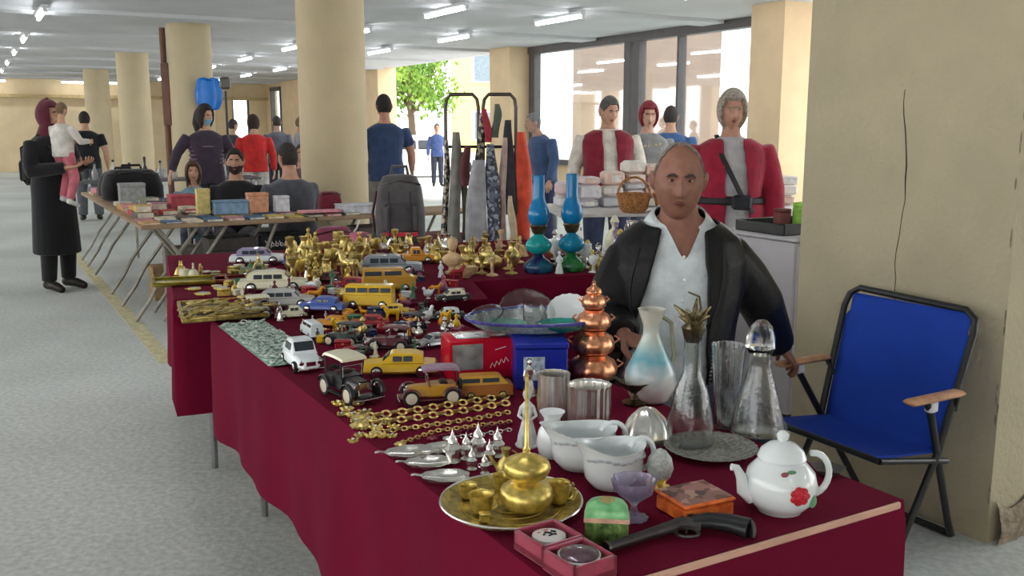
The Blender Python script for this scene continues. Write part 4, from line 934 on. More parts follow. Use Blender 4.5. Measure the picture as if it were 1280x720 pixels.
# ================================================================ goods: builders
BRASS = mat('brass', (214, 190, 104), rough=.34, metal=.82, var=.3, scale=60); OLDBRASS = mat('old_brass', (176, 158, 92), rough=.4, metal=.8, var=.35, scale=60)
GOLD = mat('gilt', (226, 204, 130), rough=.34, metal=.8, var=.3, scale=90); SILVER = mat('old_silver', (226, 224, 218), rough=.24, metal=.9, var=.08, scale=60)
COPPER = mat('copper', (222, 154, 116), rough=.3, metal=.9, var=.3, scale=80); BRONZE = mat('dark_bronze', (110, 100, 78), rough=.4, metal=1, var=.4, scale=60)
PORC = mat('white_porcelain', (226, 232, 232), rough=.14, var=.02, coat=.4); CHROME = mat('chrome', (210, 212, 214), rough=.12, metal=1, var=.05)
GLASS = mat('clear_glass', (240, 246, 246), rough=.03, trans=1, ior=1.48, var=0); GLASSG = mat('cut_glass', (244, 247, 246), rough=.03, trans=1, ior=1.45, var=0, bump=.06, bscale=90)
TEALG = mat('teal_glass', (64, 190, 178), rough=.08, trans=.75, var=.05); LILACG = mat('lilac_glass', (206, 198, 224), rough=.06, trans=.8, var=.1, scale=90)
RUBBER = mat('tyre_rubber', (38, 36, 36), rough=.8, var=.1); DGLASS = mat('dark_toy_glass', (48, 56, 64), rough=.1, var=.05)
def px2m(p, n): return n*(p.y*CT-(p.z-CAMZ)*ST)/FPX
PLACED = []; ANCH = []
def anchor(lab, p):
    w = []
    for k in lab.split():
        if k in ('on', 'behind', 'at', 'in', 'with', 'next', 'beside', 'near', 'left', 'between', 'before', 'below', 'and') and len(w) > 2: break
        w.append(k)
    ANCH.append((' '.join(w), p))
def pixel(p):
    dz = p.z-CAMZ; d = p.y*CT-dz*ST; return 640+FPX*p.x/d, 360-FPX*(p.y*ST+dz*CT)/d
def beside(p):
    x, y = pixel(p); n, q = min(ANCH, key=lambda a: (a[1]-p).length); u, v = pixel(q)
    return ('left of' if x < u else 'right of') if abs(x-u) > abs(y-v)*1.2 else ('behind' if y < v else 'in front of'), n
def keep(p, r): PLACED.append((p.x, p.y, r))
def free(p, r): return all((p.x-x)**2+(p.y-y)**2 > (r+q)**2 for x, y, q in PLACED)
def part(t, nm, m, fn, ang=40, **kw):
    mb = MB(); fn(mb); return mb.build(nm, m, t, ang=ang, **kw)
def rrect(hw, z0, z1, b, x, topk=1.0):       # cross-section of a car body at station x
    hz = (z1-z0); b = min(b, hz*.45, hw*.45)
    pts = [(-hw+b, z0), (hw-b, z0), (hw, z0+b), (hw*topk, z1-b), (hw*topk-b, z1), (-hw*topk+b, z1), (-hw*topk, z1-b), (-hw, z0+b)]
    return [(x, y, z) for y, z in pts]
def wheel(t, x, y, r, w, rim, spokes=False):
    M = Matrix.Translation((x, y, r)) @ Matrix.Rotation(R(90), 4, 'X'); s = 1 if y < 0 else -1
    o = part(t, 'wheel', RUBBER, lambda mb: mb.lathe([(r*.66, -w/2), (r*.92, -w/2), (r, -w*.3), (r, w*.3), (r*.92, w/2), (r*.66, w/2)], 18, M=M))
    def hub(mb):
        mb.lathe([(r*.7, -w*.35), (r*.7, w*.5), (r*.62, w*.58), (r*.2, w*.62), (.0005, w*.66)] if s > 0 else [(.0005, -w*.66), (r*.2, -w*.62), (r*.62, -w*.58), (r*.7, -w*.5), (r*.7, w*.35)], 14, M=M)
    part(o, 'hub', rim, hub)
    return o
def car_modern(lab, p, rz, L, body, roof=None, rim=None, style='saloon', group='toy cars on the stall'):
    t = thing('toy_car', lab, 'toy car', p, rz, group); W_ = L*.4; hw = W_/2; r = L*.082; zb = r*.7; rim = rim or CHROME; roof = roof or body
    H1 = {'saloon': .2, 'beetle': .24, 'bus': .3, 'limo': .19, 'van': .3, 'pickup': .2}[style]*L; H2 = {'saloon': .33, 'beetle': .43, 'bus': .47, 'limo': .31, 'van': .45, 'pickup': .36}[style]*L
    if style == 'beetle': st = [(-.5, .55, .45), (-.46, .8, .72), (-.34, .95, .97), (-.1, 1, 1.0), (.12, 1, 1.0), (.3, .9, .95), (.43, .75, .78), (.5, .5, .5)]
    elif style in ('bus', 'van'): st = [(-.5, .85, .9), (-.48, .97, 1), (0, 1, 1), (.44, 1, 1), (.49, .95, .9), (.5, .85, .8)]
    else: st = [(-.5, .8, .7), (-.48, .92, .92), (-.3, 1, 1.0), (0, 1, 1.02), (.2, 1, 1.0), (.42, .95, .94), (.49, .86, .84), (.5, .74, .6)]
    part(t, 'body', body, lambda mb: mb.loft([rrect(hw*a, zb, zb+(H1-zb)*b_, L*.03, x*L, .94) for x, a, b_ in st]))
    cab = {'saloon': [(-.32, .7), (-.2, .97), (.02, 1), (.1, .95), (.24, .0)], 'beetle': [(-.36, .25), (-.2, .9), (0, 1), (.1, .96), (.22, .1)], 'bus': [(-.49, .9), (-.46, 1), (.4, 1), (.46, .9), (.485, .2)], 'limo': [(-.36, .6), (-.28, .96), (.1, 1), (.16, .9), (.27, .0)], 'van': [(-.485, .9), (-.46, 1), (.2, 1), (.27, .9), (.4, .1)], 'pickup': [(-.08, .5), (-.04, .97), (.1, 1), (.14, .95), (.25, 0)]}[style]
    c = part(t, 'cabin', roof, lambda mb: mb.loft([rrect(hw*(.92 if h > .5 else .9), H1*.9, H1+(H2-H1)*max(h, .02), L*.02, x*L, .8 if h > .5 else .95) for x, h in cab]))
    xs = [x for x, h in cab if h > .85]; xa, xb = xs[0]*L+.01*L, xs[-1]*L-.005*L; n = 4 if style == 'bus' else 3 if style == 'limo' else 2
    zc, zh = H1+(H2-H1)*.45, (H2-H1)*.52
    for s in (-1, 1):
        for i in range(n):
            w = (xb-xa)/n; part(c, 'side_window', DGLASS, lambda mb: mb.box((xa+w*(i+.5), s*hw*.865, zc), (w*.86, L*.012, zh), Euler((s*R(13), 0, 0)).to_matrix(), bev=L*.006))
    xf, hf = cab[-2][0]*L, (H2-H1); xe = cab[-1][0]*L
    an = math.atan2(hf, max(xe-xf, .01*L)); mid = ((xf+xe)/2, H1+hf*.52)
    part(c, 'windscreen', DGLASS, lambda mb: mb.box((mid[0]+L*.006, 0, mid[1]), (L*.016, hw*1.42, math.hypot(hf, xe-xf)*.62), Euler((0, -(R(90)-an), 0)).to_matrix(), bev=L*.006))
    for s in (-1, 1):
        for x in (-.3, .3): wheel(t, x*L, s*hw*.9, r, hw*.28, rim)
        part(t, 'headlight', CHROME, lambda mb: mb.lathe([(.0005, -.01*L), (r*.42, -.008*L), (r*.45, .006*L), (r*.3, .012*L), (.0005, .014*L)], 12, M=Matrix.Translation((L*.485, s*hw*.66, zb+(H1-zb)*.6)) @ Matrix.Rotation(R(90), 4, 'Y')))
    for s in (-1, 1): part(t, 'bumper', CHROME, lambda mb: mb.box((s*L*.505, 0, zb+L*.015), (L*.025, W_*.95, L*.03), bev=L*.008))
    part(t, 'grille', CHROME, lambda mb: mb.box((L*.5, 0, zb+(H1-zb)*.5), (L*.012, hw*.7, (H1-zb)*.35), bev=L*.004))
    keep(p, L*.3); anchor(lab, p); return t
def car_vintage(lab, p, rz, L, body, fender, roof, rim=None, group='toy cars on the stall', high=True):
    t = thing('toy_vintage_car', lab, 'toy car', p, rz, group); hw = L*.15; r = L*.115; rim = rim or cmat((206, 196, 176), 'paint'); zc = r*1.05
    part(t, 'chassis', fender, lambda mb: mb.box((0, 0, zc*.8), (L*.92, hw*1.5, L*.025), bev=L*.006))
    part(t, 'bonnet', body, lambda mb: mb.loft([rrect(hw*a, zc*.85, zc*.85+L*h, L*.02, x*L, .8) for x, a, h in ((.06, .85, .16), (.2, .8, .155), (.36, .7, .145))]))
    part(t, 'grille', CHROME, lambda mb: mb.box((.37*L, 0, zc*.85+L*.08), (L*.025, hw*1.25, L*.17), bev=L*.012))
    part(t, 'tub', body, lambda mb: mb.loft([rrect(hw*a, zc*.85, zc*.85+L*h, L*.02, x*L, .97) for x, a, h in ((-.36, .8, .13), (-.32, .95, .17), (-.1, 1, .18), (.06, .95, .17))]))
    part(t, 'seat', cmat((60, 34, 34), 'leather'), lambda mb: mb.box((-.16*L, 0, zc*.85+L*.17), (L*.12, hw*1.5, L*.07), bev=L*.02))
    zt = zc*.85+L*.38
    part(t, 'canopy', roof, lambda mb: mb.loft([[(x*L, -hw*1.12, zt+dz), (x*L, hw*1.12, zt+dz), (x*L, hw*1.05, zt+dz+L*.03), (x*L, 0, zt+dz+L*.045), (x*L, -hw*1.05, zt+dz+L*.03)] for x, dz in ((-.38, -.03*L), (-.32, 0), (-.1, .008*L), (.08, 0), (.13, -.012*L))]))
    for s in (-1, 1):
        for x0, x1 in ((.04, .08), (-.33, -.34)): part(t, 'canopy_post', fender, lambda mb: mb.tube([(x0*L, s*hw*.95, zc*.85+L*.15), (x1*L, s*hw*1.02, zt+.005*L)], L*.009, 6))
        for x in (-.27, .31):
            wheel(t, x*L, s*hw*1.35, r, hw*.22, rim)
            part(t, 'fender', fender, lambda mb: mb.loft([[(x*L+math.cos(a)*r*q, s*hw*1.35+dy, r+math.sin(a)*r*q) for q, dy in ((1.14, -hw*.2), (1.14, hw*.2), (1.25, hw*.14), (1.25, -hw*.14))] for a in [R(8+i*17) for i in range(10)]]))
        part(t, 'running_board', fender, lambda mb: mb.box((.02*L, s*hw*1.32, zc*.7), (L*.36, hw*.34, L*.014), bev=L*.004))
        part(t, 'headlight', CHROME, lambda mb: mb.lathe([(.0005, -.03*L), (L*.02, -.022*L), (L*.034, .008*L), (L*.03, .012*L), (.0005, .014*L)], 14, M=Matrix.Translation((.4*L, s*hw*.85, zc*.85+L*.12)) @ Matrix.Rotation(R(90), 4, 'Y')))
    part(t, 'bumper', CHROME, lambda mb: mb.tube([(.47*L, -hw*1.3, zc*.6), (.48*L, 0, zc*.6), (.47*L, hw*1.3, zc*.6)], L*.012, 6))
    part(t, 'windscreen_frame', CHROME, lambda mb: mb.tube([(.07*L, -hw*.85, zc*.85+L*.17), (.07*L, -hw*.85, zc*.85+L*.3), (.07*L, hw*.85, zc*.85+L*.3), (.07*L, hw*.85, zc*.85+L*.17)], L*.007, 6))
    part(t, 'spare_wheel', RUBBER, lambda mb: mb.torus((-.4*L, 0, zc+L*.1), r*.7, r*.22, 18, 6, rot=Euler((0, R(80), 0)).to_matrix()))
    keep(p, L*.3); anchor(lab, p); return t
def vessel(nm, lab, cat, p, prof, m, n=28, group=None, lid=None, handle=None, spout=None, foot=None, rz=0, flute=0, fn=0, sx=1, sy=1, bodyname='body', knob=None, hm=None):
    """turned vessel; lid/knob: profiles; handle, spout: lists of (point list, radius)"""
    t = thing(nm, lab, cat, p, rz, group)
    part(t, bodyname, m, lambda mb: mb.lathe(prof, n, flute=flute, fn=fn, sx=sx, sy=sy), ang=62)
    if lid: part(t, 'lid', m, lambda mb: mb.lathe(lid, n, sx=sx, sy=sy))
    if knob: part(t, 'knob', m, lambda mb: mb.lathe(knob, 14))
    for q in handle or []: part(t, 'handle', hm or m, lambda mb: mb.tube(q[0], q[1], 8))
    for q in spout or []: part(t, 'spout', m, lambda mb: mb.tube(q[0], q[1], 10))
    keep(p, max(r for r, z in prof)); return t
def arc3(c, rx, rz_, a0, a1, n=10, y=0): return [(c[0]+rx*math.cos(R(a0+(a1-a0)*i/n)), y, c[2]+rz_*math.sin(R(a0+(a1-a0)*i/n))) for i in range(n+1)]
def hollow(prof, t=.003):      # outer profile -> wall with inside
    return prof+[(max(r-t, .0006), z-.0005 if i == 0 else max(z, prof[0][1]+t)) for i, (r, z) in enumerate(reversed(prof))]
# ================================================================ goods on the front table
P1 = lambda x, y: on(x, y, TZ)
# white teapot with red rose
p = P1(974, 636); s = px2m(p, 88)/.136
t = vessel('teapot', 'white porcelain teapot with a red rose at the table corner', 'teapot', p, [(.04*s, 0), (.045*s, .004*s), (.064*s, .025*s), (.07*s, .05*s), (.063*s, .078*s), (.045*s, .098*s), (.041*s, .102*s)], PORC, 36,
       lid=[(.043*s, .1*s), (.046*s, .106*s), (.04*s, .12*s), (.025*s, .132*s), (.006*s, .137*s)], knob=[(.005*s, .135*s), (.011*s, .142*s), (.012*s, .15*s), (.006*s, .157*s), (.0005, .158*s)], rz=R(8),
       handle=[(arc3((.062*s, 0, .068*s), .036*s, .042*s, -75, 95), .0065*s)], spout=[([(-.055*s, 0, .03*s), (-.075*s, 0, .045*s), (-.08*s, 0, .07*s), (-.09*s, 0, .088*s), (-.1*s, 0, .09*s)], [.018*s, .014*s, .01*s, .0075*s, .007*s])])
def rose(mb, c, r, nrm=(0, -1, 0)):
    for k, (rad, n) in enumerate(((1, 7), (.68, 5), (.3, 3))):
        for i in range(n):
            a = 2*math.pi*i/n+k; mb.ell((c[0]+math.cos(a)*r*rad*.55, c[1]-.001*k, c[2]+math.sin(a)*r*rad*.55), (r*.42, r*.14, r*.36), 8, 5)
part(t, 'rose', mat('rose_red', (190, 28, 44), rough=.35, var=.25, scale=200), lambda mb: rose(mb, (.008*s, -.069*s, .052*s), .021*s))
part(t, 'rose_leaf', mat('leaf_print', (96, 150, 110), rough=.4), lambda mb: [mb.ell((.04*s, -.054*s, .035*s), (.009*s, .003*s, .014*s), 8, 5), mb.ell((-.002*s, -.05*s, .092*s), (.01*s, .004*s, .004*s), 8, 5)])
part(t, 'small_bud', mat('bud_print', (150, 80, 84)), lambda mb: mb.ell((-.016*s, -.052*s, .089*s), (.008*s, .004*s, .005*s), 8, 5))
part(t, 'foot_ring', PORC, lambda mb: mb.torus((0, 0, .003*s), .04*s, .004*s, 28, 6))
# dark leaf-like dish behind the teapot
p = P1(1035, 592); vessel('dish', 'small dark grey pointed dish behind the teapot', 'dish', p, hollow([(.02, 0), (.03, .006), (.038, .014)], .003), mat('slate', (78, 74, 72), rough=.5), 5)
# prop pistol lying on the cloth
q0, q1, q2 = P1(757, 695), P1(852, 664), P1(938, 672)
t = thing('pistol', 'black old-style pistol lying beside the orange box', 'pistol', q1); zt = .014
M_GUN = mat('gun_black', (36, 37, 39), rough=.4, metal=.3, var=.2, scale=30); M_GUNS = mat('gun_steel', (96, 94, 92), rough=.35, metal=.9, var=.3, scale=50)
d0 = q0-q1; d2 = q2-q1; up = V(0, 0, 1); sdv = d0.normalized().cross(up)
part(t, 'barrel', mat('gun_barrel', (70, 66, 66), rough=.45, metal=.6, var=.2, scale=40), lambda mb: mb.tube([d0+V(0, 0, zt), d0*.5+V(0, 0, zt), d0*.02+V(0, 0, zt)], [.0085, .009, .012], 10))
part(t, 'muzzle_ring', M_GUNS, lambda mb: mb.tube([d0*1.0+V(0, 0, zt), d0*.965+V(0, 0, zt)], .0105, 12))
part(t, 'frame', M_GUNS, lambda mb: mb.tube([d0*.12+V(0, 0, zt), V(0, 0, zt), d2*.28+V(0, 0, zt)], [.012, .016, .015], 10, flat=.8))
gp = [d2*.15+V(0, .002, zt+.004), d2*.4+V(0, .01, zt+.006), d2*.7+V(0, .008, zt+.006), d2*.97+V(0, -.004, zt+.004)]
part(t, 'grip', M_GUN, lambda mb: mb.tube(gp, [.014, .018, .02, .022], 12, flat=.75))
part(t, 'butt_cap', M_GUNS, lambda mb: mb.ell(tuple(d2*1.0+V(0, -.004, zt+.003)), (.007, .02, .015), 10, 7))
part(t, 'trigger_guard', M_GUNS, lambda mb: mb.torus(tuple(d2*.06+V(-.002, -.024, .008)), .016, .0028, 18, 6, sx=1.25))
part(t, 'trigger', M_GUNS, lambda mb: mb.tube([d2*.06+V(0, -.012, .008), d2*.06+V(-.004, -.026, .008)], .0022, 6))
part(t, 'hammer', M_GUNS, lambda mb: mb.tube([d2*.1+V(0, .012, .016), d2*.14+V(0, .026, .02), d2*.22+V(0, .03, .02)], [.005, .004, .003], 8))
for o in t.children: pass
keep(q1, .1)
# orange picture box
p = P1(868, 640); w = px2m(p, 74)
t = thing('trinket_box', 'orange box with a painted lid behind the pistol', 'box', p, R(26)); M_OR = mat('orange_lacquer', (226, 92, 40), rough=.3, var=.25, scale=50, rgb2=(240, 130, 60))
part(t, 'body', M_OR, lambda mb: mb.box((0, 0, .014), (w, w*.86, .028), bev=.004)); part(t, 'lid', M_OR, lambda mb: mb.box((0, 0, .033), (w*1.03, w*.89, .008), bev=.003))
part(t, 'lid_picture', printed('lid_print', [(150, 110, 100), (96, 70, 66), (186, 146, 130), (120, 84, 74), (170, 120, 112)], 60), lambda mb: mb.box((0, 0, .0376), (w*.94, w*.8, .0022)))
keep(p, w*.6)
# green arched trinket box
p = P1(758, 672); w = px2m(p, 56)
t = thing('trinket_box', 'small green arched trinket box with pink rim', 'box', p, R(-6))
M_GR = mat('green_enamel', (100, 190, 120), rough=.3, var=.3, scale=40, rgb2=(150, 214, 150)); M_GRD = mat('dark_green_enamel', (70, 112, 54), rough=.4, var=.4, scale=70, rgb2=(130, 160, 90))
Dp = [(-.5*w, -.38*w), (.5*w, -.38*w), (.5*w, .05*w)]+[(.5*w*math.cos(R(a)), .05*w+.4*w*math.sin(R(a))) for a in range(15, 180, 15)]+[(-.5*w, .05*w)]
part(t, 'body', M_GRD, lambda mb: mb.prism([(x*.95, y*.95) for x, y in Dp], 0, .52*w)); part(t, 'rim', mat('pink_rim', (214, 168, 146), rough=.4, var=.2, scale=60), lambda mb: mb.prism(Dp, .5*w, .6*w))
part(t, 'lid', M_GR, lambda mb: mb.loft([[(x*k, y*k, z) for x, y in Dp] for k, z in ((.97, .6*w), (.93, .74*w), (.78, .84*w), (.4, .9*w))]))
part(t, 'lid_ornament', mat('gold_ochre', (186, 150, 90), rough=.4), lambda mb: [mb.torus((0, .0, .885*w), .16*w, .03*w, 14, 6), mb.ell((0, 0, .9*w), (.1*w, .1*w, .04*w), 8, 5)])
for i in range(9): part(t, 'rib', M_GRD, lambda mb: mb.box((-.42*w+i*.105*w, -.37*w, .25*w), (.03*w, .02*w, .44*w), bev=.001))
keep(p, w*.6)
# two jewel boxes
def jewel(lab, x, y, kind, rz):
    p = P1(x, y); w = .085; t = thing('jewel_box', lab, 'box', p, rz, 'open jewel boxes at the table corner'); m = mat('red_velvet', (150, 22, 58), rough=.8, var=.15, scale=60, sheen=.5)
    part(t, 'base', m, lambda mb: mb.box((0, 0, .008), (w, w, .016), bev=.002))
    for a, b, c, d in ((0, w/2-.004, w, .008), (0, -w/2+.004, w, .008), (w/2-.004, 0, .008, w), (-w/2+.004, 0, .008, w)): part(t, 'side', m, lambda mb: mb.box((a, b, .018), (c, d, .034), bev=.002))
    if kind == 'badge':
        part(t, 'badge', cmat((226, 220, 214), 'ceramic'), lambda mb: mb.lathe([(.027, .016), (.03, .022), (.028, .03), (.02, .0325), (.0005, .033)], 28))
        part(t, 'badge_mark', cmat((30, 28, 30), 'paint'), lambda mb: [mb.tube([(-.012, -.002, .0335), (-.004, .006, .0337), (.002, -.004, .0338), (.008, .005, .0337), (.013, -.002, .0334)], .0018, 5), mb.tube([(-.006, -.008, .0335), (.004, -.007, .0336), (.009, -.01, .0334)], .0015, 5), mb.ell((0, .003, .0335), (.004, .003, .001), 8, 4)])
        part(t, 'badge_red', cmat((200, 70, 84), 'paint'), lambda mb: [mb.ell((.004, .014, .0322), (.007, .003, .0012), 8, 4), mb.ell((-.012, .012, .0322), (.004, .002, .0012), 8, 4)])
    else:
        part(t, 'glass_paperweight', mat('plum_glass', (96, 74, 84), rough=.1, var=.3, scale=60), lambda mb: mb.lathe([(.028, .016), (.033, .024), (.031, .034), (.02, .039), (.0005, .04)], 28))
        part(t, 'silver_rim', SILVER, lambda mb: mb.torus((0, 0, .03), .033, .0028, 28, 6))
    keep(p, .06)
jewel('open red velvet box holding a white badge with black mark', 686, 690, 'badge', YAW+R(4)); jewel('open red velvet box with plum glass disc at the very corner', 724, 716, 'disc', YAW+R(4))
# brass tray with pots
p = P1(639, 633); rx = px2m(p, 90)
t = thing('brass_tray', 'round engraved brass tray carrying small brass pots', 'tray', p)
part(t, 'dish', OLDBRASS, lambda mb: mb.lathe(hollow([(rx*.8, .001), (rx*.9, .004), (rx*.97, .013), (rx, .015)], .0022), 48)); part(t, 'rolled_rim', SILVER, lambda mb: mb.torus((0, 0, .0145), rx*.985, .0022, 48, 6))
for i in range(3): part(t, 'engraved_ring', BRASS, lambda mb: mb.torus((0, 0, .0042), rx*(.3+.2*i), .0009, 40, 5))
keep(p, rx); TRZ = TZ+.0047
PT = lambda x, y: on(x, y, TRZ)
vessel('brass_pot', 'two-tier brass pot with tall thin rod in the middle of the brass tray', 'pot', PT(658, 636), [(.026, 0), (.042, .008), (.05, .025), (.046, .042), (.028, .052), (.022, .056), (.036, .064), (.044, .078), (.04, .092), (.02, .102), (.008, .106), (.006, .112)], BRASS, 32, flute=.02, fn=16, knob=[(.004, .108), (.008, .114), (.004, .12), (.003, .21), (.003, .25), (.005, .252), (.0005, .256)])
for x, y, r, h, lab in ((602, 640, .021, .036, 'ribbed brass cup at the left of the brass tray'), (585, 622, .017, .026, 'small flared brass cup at the left rim of the brass tray'), (628, 612, .018, .03, 'brass cup behind the two-tier pot'), (698, 628, .02, .04, 'brass cup at the right of the two-tier pot')):
    vessel('brass_cup', lab, 'cup', PT(x, y), hollow([(r*.7, 0), (r*.8, .003), (r*.95, h*.4), (r, h*.9), (r*1.1, h)], .0018), BRASS, 20, flute=.03, fn=10, group='brass cups on the tray', handle=[(arc3((r*.9, 0, h*.5), r*.5, h*.3, -90, 90, 8), .002)])
vessel('brass_bell', 'little brass bell at the right rim of the brass tray', 'bell', PT(716, 622), hollow([(.014, 0), (.012, .008), (.008, .016), (.003, .02)], .0015), OLDBRASS, 16, knob=[(.002, .019), (.004, .024), (.002, .03), (.0005, .031)])
t = thing('brass_block', 'tiny square brass box at the front of the tray', 'box', PT(606, 652), R(12)); part(t, 'body', BRASS, lambda mb: mb.box((0, 0, .007), (.018, .016, .014), bev=.002)); part(t, 'lid', BRASS, lambda mb: mb.box((0, 0, .0155), (.02, .018, .003), bev=.001))
vessel('brass_ewer', 'small brass ewer standing at the back of the brass tray', 'ewer', PT(632, 596), [(.012, 0), (.014, .003), (.02, .016), (.016, .03), (.007, .042), (.008, .056), (.011, .06)], OLDBRASS, 18, handle=[(arc3((.01, 0, .036), .016, .02, -80, 80, 8), .002)], spout=[([(-.016, 0, .02), (-.026, 0, .034), (-.032, 0, .046)], [.005, .0035, .003])])
# porcelain creamers, vase and figurine
def creamer(lab, x, y, wpx, hpx, rz):
    p = P1(x, y); r = px2m(p, wpx/2); h = px2m(p, hpx)
    t = thing('milk_jug', lab, 'jug', p, rz, 'white porcelain jugs')
    def bodyf(mb):
        n = 32; rings = []
        pr = hollow([(r*.6, 0), (r*.68, h*.03), (r*.9, h*.25), (r*.95, h*.5), (r*.92, h*.75), (r*1.0, h*.97), (r*1.03, h)], .003)
        for rr, z in pr:
            k = max(0, (z/h-.6)/.4); rings.append([(rr*math.cos(a)*(1+.28*k*max(0, -math.cos(a))**6), rr*math.sin(a)*.92, z+h*.14*k*max(0, -math.cos(a))**4+h*.05*k*math.cos(2*a)) for a in [2*math.pi*i/n for i in range(n)]])
        mb.loft(rings)
    part(t, 'body', PORC, bodyf, ang=50); part(t, 'handle', PORC, lambda mb: mb.tube(arc3((r*.92, 0, h*.72), r*.42, h*.38, -80, 150, 12), .0055, 8))
    part(t, 'flower_band', cmat((176, 178, 184), 'paint'), lambda mb: [mb.ell((r*.97*math.cos(a), r*.9*math.sin(a), h*.78+.003*math.sin(a*5)), (.008, .003, .003), 7, 4, Euler((0, 0, a+R(90))).to_matrix()) for a in [R(200+i*14) for i in range(12)]])
    keep(p, r*1.1)
creamer('white porcelain jug further back, partly hidden by the front one', 728, 583, 84, 50, R(10)); creamer('white porcelain jug in front with wavy rim', 766, 607, 80, 54, R(14))
p = P1(690, 570); s = px2m(p, 40)/.04
vessel('vase', 'small white porcelain vase with flared neck', 'vase', p, [(.014*s, 0), (.016*s, .002), (.02*s, .018*s), (.017*s, .034*s), (.0105*s, .045*s), (.0105*s, .05*s), (.016*s, .058*s)], PORC, 24)
def figurine(lab, p, h, m, hm, group=None, dress=True):
    t = thing('figurine', lab, 'figurine', p, rnd.uniform(-.5, .5), group)
    part(t, 'plinth', m, lambda mb: mb.lathe([(h*.2, 0), (h*.21, h*.03), (h*.15, h*.06)], 16))
    part(t, 'gown', m, lambda mb: mb.lathe([(h*.17, h*.05), (h*.15, h*.2), (h*.1, h*.4), (h*.075, h*.5), (h*.1, h*.62), (h*.11, h*.72), (h*.045, h*.8), (h*.035, h*.83)], 18, flute=.06, fn=6))
    part(t, 'head', m, lambda mb: mb.ell((0, 0, h*.9), (h*.07, h*.075, h*.095), 12, 8)); part(t, 'hair', hm, lambda mb: mb.ell((0, h*.02, h*.925), (h*.078, h*.075, h*.085), 12, 7))
    for s in (-1, 1): part(t, 'arm', m, lambda mb: limb(mb, [V(s*h*.1, 0, h*.7), V(s*h*.15, -h*.04, h*.55), V(s*h*.06, -h*.11, h*.5)], [h*.032, h*.028, h*.02], 8))
    keep(p, h*.2); return t
p = P1(659, 557); figurine('white bisque figurine beside the tall brass rod', p, px2m(p, 72), mat('bisque', (204, 206, 206), rough=.5, var=.15, scale=60), mat('bisque2', (190, 192, 188)))
# silver tumblers and ribbed bowl
p = P1(692, 530); h = px2m(p, 66); r = px2m(p, 20)
vessel('tumbler', 'tall silver-banded tumbler behind the white vase', 'tumbler', p, hollow([(r*.8, 0), (r*.95, h*.1), (r, h*.5), (r*.95, h*.9), (r*.98, h)], .002), SILVER, 60, flute=.05, fn=12)
p = P1(736, 540); h = px2m(p, 62); r = px2m(p, 26)
vessel('tumbler', 'wide silver beaker with beaded rim behind the jugs', 'beaker', p, hollow([(r*.85, 0), (r*.95, h*.06), (r, h*.5), (r*1.0, h*.93), (r*1.05, h)], .002), SILVER, 70, flute=.04, fn=14)
p = P1(808, 550); r = px2m(p, 31)
vessel('sugar_bowl', 'silver melon-ribbed bowl turned upside down', 'bowl', p, [(r, 0), (r*1.0, .006), (r*.92, r*.5), (r*.7, r*.95), (r*.35, r*1.3), (.001, r*1.4)], SILVER, 48, flute=.05, fn=8)
# bronze ornament behind the bowl
p = P1(793, 505); t = thing('ornament', 'dark bronze winged ornament behind the silver bowl', 'ornament', p)
part(t, 'foot', BRONZE, lambda mb: mb.lathe([(.03, 0), (.032, .006), (.012, .014), (.01, .03)], 20)); part(t, 'bowl', BRONZE, lambda mb: mb.lathe(hollow([(.01, .03), (.03, .045), (.042, .06)], .003), 24, flute=.06, fn=9))
for s in (-1, 1): part(t, 'wing', BRONZE, lambda mb: mb.tube([(s*.03, 0, .05), (s*.05, 0, .07), (s*.06, 0, .062)], [.006, .005, .002], 6))
keep(p, .04)
# egg and lilac goblet
p = P1(824, 610); h = px2m(p, 52)
t = thing('ornamental_egg', 'white speckled ornamental egg on a gilt stand', 'ornament', p); part(t, 'egg', mat('egg_white', (226, 226, 216), rough=.3, var=.3, scale=160, rgb2=(150, 160, 160)), lambda mb: mb.lathe([(h*.05, h*.18), (h*.26, h*.3), (h*.33, h*.52), (h*.28, h*.76), (h*.15, h*.93), (.001, h)], 24))
part(t, 'stand', GOLD, lambda mb: mb.lathe([(h*.24, 0), (h*.26, h*.05), (h*.12, h*.12), (h*.2, h*.22), (h*.27, h*.32), (h*.22, h*.3)], 20)); keep(p, .02)
p = P1(792, 648); r = px2m(p, 28); h = px2m(p, 52)
vessel('goblet', 'lilac cut-glass footed bowl behind the green trinket box', 'goblet', p, [(r*.62, 0), (r*.66, .003), (r*.2, h*.1), (r*.13, h*.35), (r*.3, h*.46), (r*.85, h*.7), (r*1.0, h), (r*.93, h), (r*.75, h*.74), (r*.2, h*.52), (.001, h*.5)], LILACG, 40, flute=.05, fn=10)
# glass platter, decanters and vases
p = P1(888, 565); r = px2m(p, 58)
vessel('platter', 'round cut-glass platter under the decanters', 'platter', p, hollow([(r*.6, .001), (r*.7, .003), (r*.92, .012), (r, .015)], .004), mat('grey_cut_glass', (190, 188, 178), rough=.15, trans=.35, var=.35, scale=120, bump=.7, bscale=240), 64, flute=.012, fn=32)
PZ = TZ+.0056; PG = lambda x, y: on(x, y, PZ)
p = PG(862, 553); s = px2m(p, 100)/.1
vessel('decanter', 'tall clear glass decanter with bronze flower stopper', 'decanter', p, hollow([(.026*s, 0), (.03*s, .004), (.028*s, .03*s), (.02*s, .07*s), (.0115*s, .09*s), (.0105*s, .13*s), (.013*s, .14*s)], .0018), GLASSG, 36)
t = thing('stopper', 'ornate bronze flower stopper on the tall decanter', 'stopper', p+V(0, 0, .141*s))
part(t, 'collar', BRONZE, lambda mb: mb.lathe([(.009*s, -.012*s), (.013*s, 0), (.015*s, .006*s), (.008*s, .012*s)], 16))
